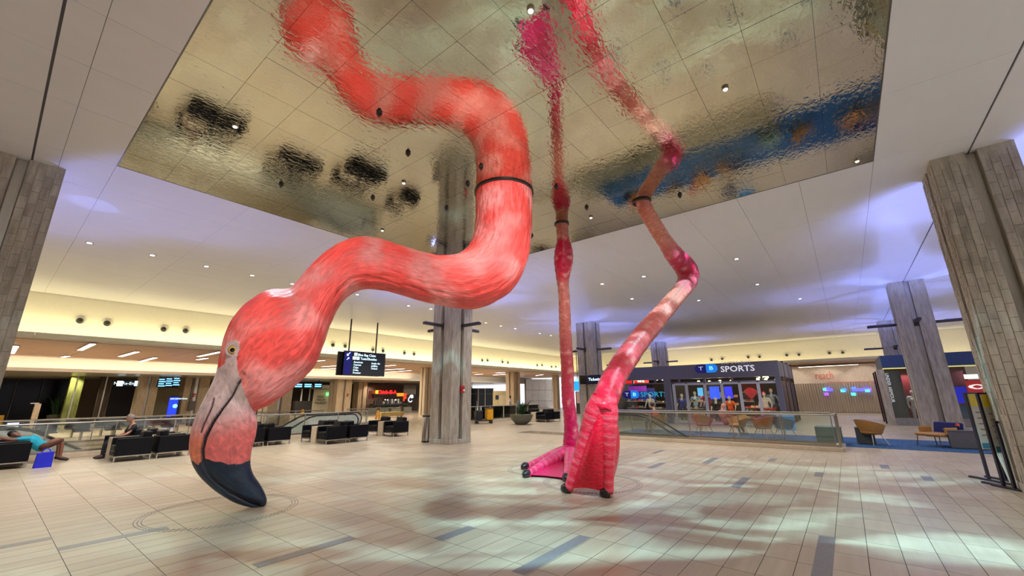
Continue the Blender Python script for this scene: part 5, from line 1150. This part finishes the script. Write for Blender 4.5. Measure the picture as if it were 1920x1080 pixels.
for x in (-.28, .3):
    for y in (-.34, .34): MB().tube([(x, y, .36), (x * 1.2, y * 1.1, 0)], .013, 8).build('leg', DSTEEL, t, True)
def drum(label, px, py, w, h, c=(92, 90, 84)):
    q = atz(px, py); t = thing('block_table', label, 'table', (q.x + w / 2, q.y, 0), 0, 'block tables on the carpet'); m = mat('block%d' % c[0], c, .6)
    MB().prism([(-w / 2, -w * .5), (w / 2, -w * .42), (w / 2, w * .42), (-w / 2, w * .5)], .03, h - .02).build('body', m, t); boxo('top_slab', m, t, -w / 2 - .01, -w * .51, h - .02, w / 2 + .01, w * .51, h, ch=.004); boxo('plinth', BLACK, t, -w / 2 + .04, -w * .4, 0, w / 2 - .04, w * .4, .03); return t, q
t, q = drum('grey block table left of the navy lounge chair base stands', 1822, 843, .85, .55, (96, 92, 90)); t['label'] = 'grey block table holding a cup, right of the navy lounge chair'
cu = thing('drink_cup', 'red and blue drink cup on the grey block table', 'cup', (q.x + .3, q.y + .12, .55)); MB().lathe([(.03, 0), (.045, .12)], n=16).build('cup_body', mat('cup_navy', (14, 20, 60), .4), cu, True); MB().lathe([(.047, .12), (.04, .18), (.02, .2)], n=16).build('lid', mat('cup_red', (210, 60, 50), .4), cu, True)
drum('teal grey block table seen through the end of the railing', 1558, 834, .75, .58, (84, 112, 108)); drum('dark block table behind the tan chair right of the railing', 1626, 834, .5, .55, (60, 62, 60))
q = atz(1372, 816)
J = sit(.5); figure('person reclining in a pink shirt on the tan tub chairs', 'person', 'person', (q.x + .35, q.y + .15, 0), .9, J, (SK2, ('shirt_pink', (206, 110, 104)), ('trousers_brown', (70, 34, 30)), ('shoe_beige', (210, 190, 170)), None))
q = atz(1228, 812); figure('person in a red coat sitting by the left window of the sports shop', 'person', 'person', (q.x + .3, q.y + .1, 0), 2.6, sit(), (SK2, ('coat_red', (190, 50, 50)), ('trousers_dark', (40, 40, 50)), ('shoe_dark', (40, 20, 22)), HB))
# ------------------------------------------------------------------ navy kiosk shop on the right
KX = 31.0; yA = atX(1650, 730, KX).y; yB = atX(1850, 730, KX).y; kk = thing('kiosk_shop', 'navy roofed glass kiosk shop behind the stone column', 'shop', (KX, yB, 0)); LY = yA - yB
def kb(name, m, x0, y0, z0, x1, y1, z1, **k): return boxo(name, m, kk, x0, y0, z0, x1, y1, z1, **k)
NF = mat('kiosk_navy', (36, 58, 98), .5); kb('fascia', NF, -.1, 0, 3.02, .3, LY - .3, 3.70); kb('fascia_side', NF, .3, LY - .42, 3.02, 5, LY - .3, 3.7); kb('roof', DARK, .3, 0, 3.6, 5, LY - .42, 3.68); kb('light_rail', emis('kiosk_rail', (220, 214, 120), .5), -.12, .0, 2.96, .0, LY - .3, 3.02)
kb('end_pillar', STONE, -.05, LY - .34, 0, .3, LY - .02, 2.96); kb('plinth', mat('plinth_grey', (128, 124, 116), .6), -.1, 0, 0, .2, LY - .34, .38); kb('shop_glass', GLASS, -.02, .0, .38, 0, LY - .34, 2.96); kb('rear_wall', mat('kiosk_red_wall', (84, 10, 20), .6), 3.4, 0, 0, 3.5, LY - .4, 3.6)
kb('red_banner', mat('kiosk_red', (110, 12, 24), .6), 1.0, LY - 1.9, .9, 1.06, LY - 1.05, 2.9); kb('grey_panel', mat('kiosk_grey', (110, 112, 110), .6), .5, LY - 1.0, .38, .6, LY - .36, 2.9)
for k, x in enumerate((1.2, 3.2)): kb('maroon_fin', mat('maroon_post', (50, 20, 30), .4), x, LY - .05, 0, x + .3, LY + .02, 2.9)
t = thing('window_lettering', 'vertical white lettering at the left edge of the kiosk window', 'sign', (KX - .05, yA - .42, 2.75), -PI / 2); text('UNDER ARMOUR', .20, Matrix.Rotation(PI / 2, 4, 'Y') @ UP, emis('letter_pale', (200, 206, 210), .6), t)
q = atX(1683, 745, 31.9)
t0 = ('shirt_slate', (52, 84, 120)); figure('mannequin in a slate blue shirt in the kiosk window', 'mannequin', 'mannequin', (31.9, q.y, .02), -PI / 2, stand(.05, .16, .6), (('mannequin_dark', (40, 44, 60)), t0, ('trousers_black', (20, 20, 24)), None, ('cap_navy', (20, 30, 90))), 1.02)
q = atX(1712, 745, 31.6)
figure('white headed mannequin in a pale jersey in the kiosk window', 'mannequin', 'mannequin', (31.6, q.y, .02), -PI / 2, stand(0, .04, .1), (MAN, ('jersey_pale', (214, 208, 204)), ('trousers_pale', (200, 196, 196)), None, None), 1.02)
lamp('SPOT', 'kiosk_lamp', (31.6, yA - 1.2, 2.9), 90, WHITE, None, spot_size=rad(130), spot_blend=.8); lamp('SPOT', 'kiosk_lamp', (32, yA - 4, 3.4), 200, WHITE, None, spot_size=rad(130), spot_blend=.8)
def paneK(label, m, x0, y0, x1, y1, X, name='display_board', cat='board'): return pane(label, m, x0, y0, x1, y1, X, name, cat)
paneK('royal blue display board inside the kiosk', emis('board_blue', (14, 30, 200), .5), 1788, 725, 1815, 756, 32); paneK('dark maroon display board inside the kiosk', mat('board_maroon', (80, 8, 40), .6), 1780, 695, 1808, 722, 32.2)
paneK('dim teal display board low in the kiosk', mat('board_teal', (20, 70, 110), .6), 1800, 760, 1826, 792, 32)
t = paneK('red display board with a white crossed emblem in the kiosk', emis('board_crimson', (150, 14, 26), .6), 1813, 713, 1850, 742, 31.6); P = atX(1832, 725, 31.55) - t.location
for s in (-1, 1):
    pts = [V((-.03, .30 * math.sin(a), s * (.16 - .26 * math.cos(a)) )) for a in [(-1.15 + 2.3 * k / 10) for k in range(11)]]
    MB().tube([p + P for p in pts], [.02 + .035 * abs(k - 5) / 5 for k in range(11)], 6).build('crossed_emblem', emis('emblem_white', (236, 230, 230), .9), t, True)
pane('bright white light box above the crimson board', emis('light_box', (255, 246, 214), 3), 1808, 702, 1834, 710, 31.7, 'light_box', 'light')
# ------------------------------------------------------------------ sign stands at the right edge
PAL = mat('stand_board', (206, 200, 186), .6); ST = mat('stand_black', (20, 18, 40), .4)
def signstand(label, x, y, rz, tilt, h, w, board=None, foot=.9):
    t = thing('sign_stand', label, 'sign', (x, y, 0), rz, 'sign stands by the right column'); R = Matrix.Rotation(tilt, 4, 'X')
    for s in (-1, 1): boxo('upright', ST, t, s * w / 2 - .022, -.02, .03, s * w / 2 + .022, .02, h, M=R)
    boxo('top_bar', ST, t, -w / 2, -.02, h - .04, w / 2, .02, h, M=R)
    for s in (-1, 1): boxo('foot', ST, t, s * w / 2 - .03, -foot / 2, 0, s * w / 2 + .03, foot / 2, .035)
    if board:
        bb = boxo('board', PAL, t, -w / 2 + .02, -.035, h * .35, w / 2 - .02, -.02, h - .03, M=R)
        boxo('yellow_header', mat('header_yellow', (226, 200, 40), .5), t, -w / 2 + .025, -.04, h * .84, w / 2 - .025, -.035, h - .04, M=R); boxo('teal_footer', mat('footer_teal', (50, 120, 140), .5), t, -w / 2 + .025, -.04, h * .36, w / 2 - .025, -.035, h * .42, M=R)
        for k in range(5): boxo('print_line', mat('print_grey', (140, 120, 90), .6), t, -w * .25, -.039, h * (.5 + .065 * k), w * (.12 + .05 * (k % 3)), -.035, h * (.515 + .065 * k), M=R)
    return t
q1, q2 = atz(1871, 902), atz(1900, 914)
signstand('narrow sign stand with a yellow headed board, left of the pair', q1.x, q1.y, -1.0, 0, 1.72, .30, True, .8)
signstand('narrow sign stand with a yellow headed board, right of the pair', q2.x, q2.y, -1.0, 0, 1.72, .30, True, .8)
signstand('empty black sign stand leaning nearest the column', atz(1925, 920).x, atz(1925, 920).y, -1.0, 0, 1.2, .36, None, .8)
t = thing('folded_board', 'blank beige boards leaning between the black sign stands', 'board', (atz(1918, 905).x, atz(1918, 905).y, 0), -.9)
for k, (a, hh) in enumerate(((.10, 1.25), (.16, 1.15), (-.05, .95))): boxo('board', PAL, t, -.24 + .05 * k, -.012 + .05 * k, .0, .22 + .04 * k, .012 + .05 * k, hh, M=Matrix.Rotation(-a, 4, 'X'))
# low planter boxes with the shop name are not legible; a blue box stands in front of the sports shop
q = atz(1476, 806); t = thing('blue_box', 'light blue plastic box outside the right corner of the sports shop', 'box', (q.x, q.y, 0)); boxo('body', mat('box_blue', (60, 150, 220), .5), t, -.3, -.35, 0, .3, .35, .62, ch=.02); boxo('lid', mat('box_lid', (120, 190, 240), .5), t, -.32, -.37, .62, .32, .37, .68, ch=.01)

for y in (-1.5, 1.2, 4.0): lamp('SPOT', 'added_fill_lamp', (46.6, y, 4.2), 130, (1, .92, .82), (47.8, y, 1.2), spot_size=rad(120), spot_blend=.8, shadow_soft_size=.1)  # added fill spots that brighten the sign wall and grille, no fixtures there
for x in (34, 41): lamp('SPOT', 'added_fill_lamp', (x, 32, 4.3), 600, (1, .93, .84), (x, 36, 1.5), spot_size=rad(130), spot_blend=.8, shadow_soft_size=.1)  # more added fill, brightens the grey partition
# rods and brackets that carry the far screens and alarms
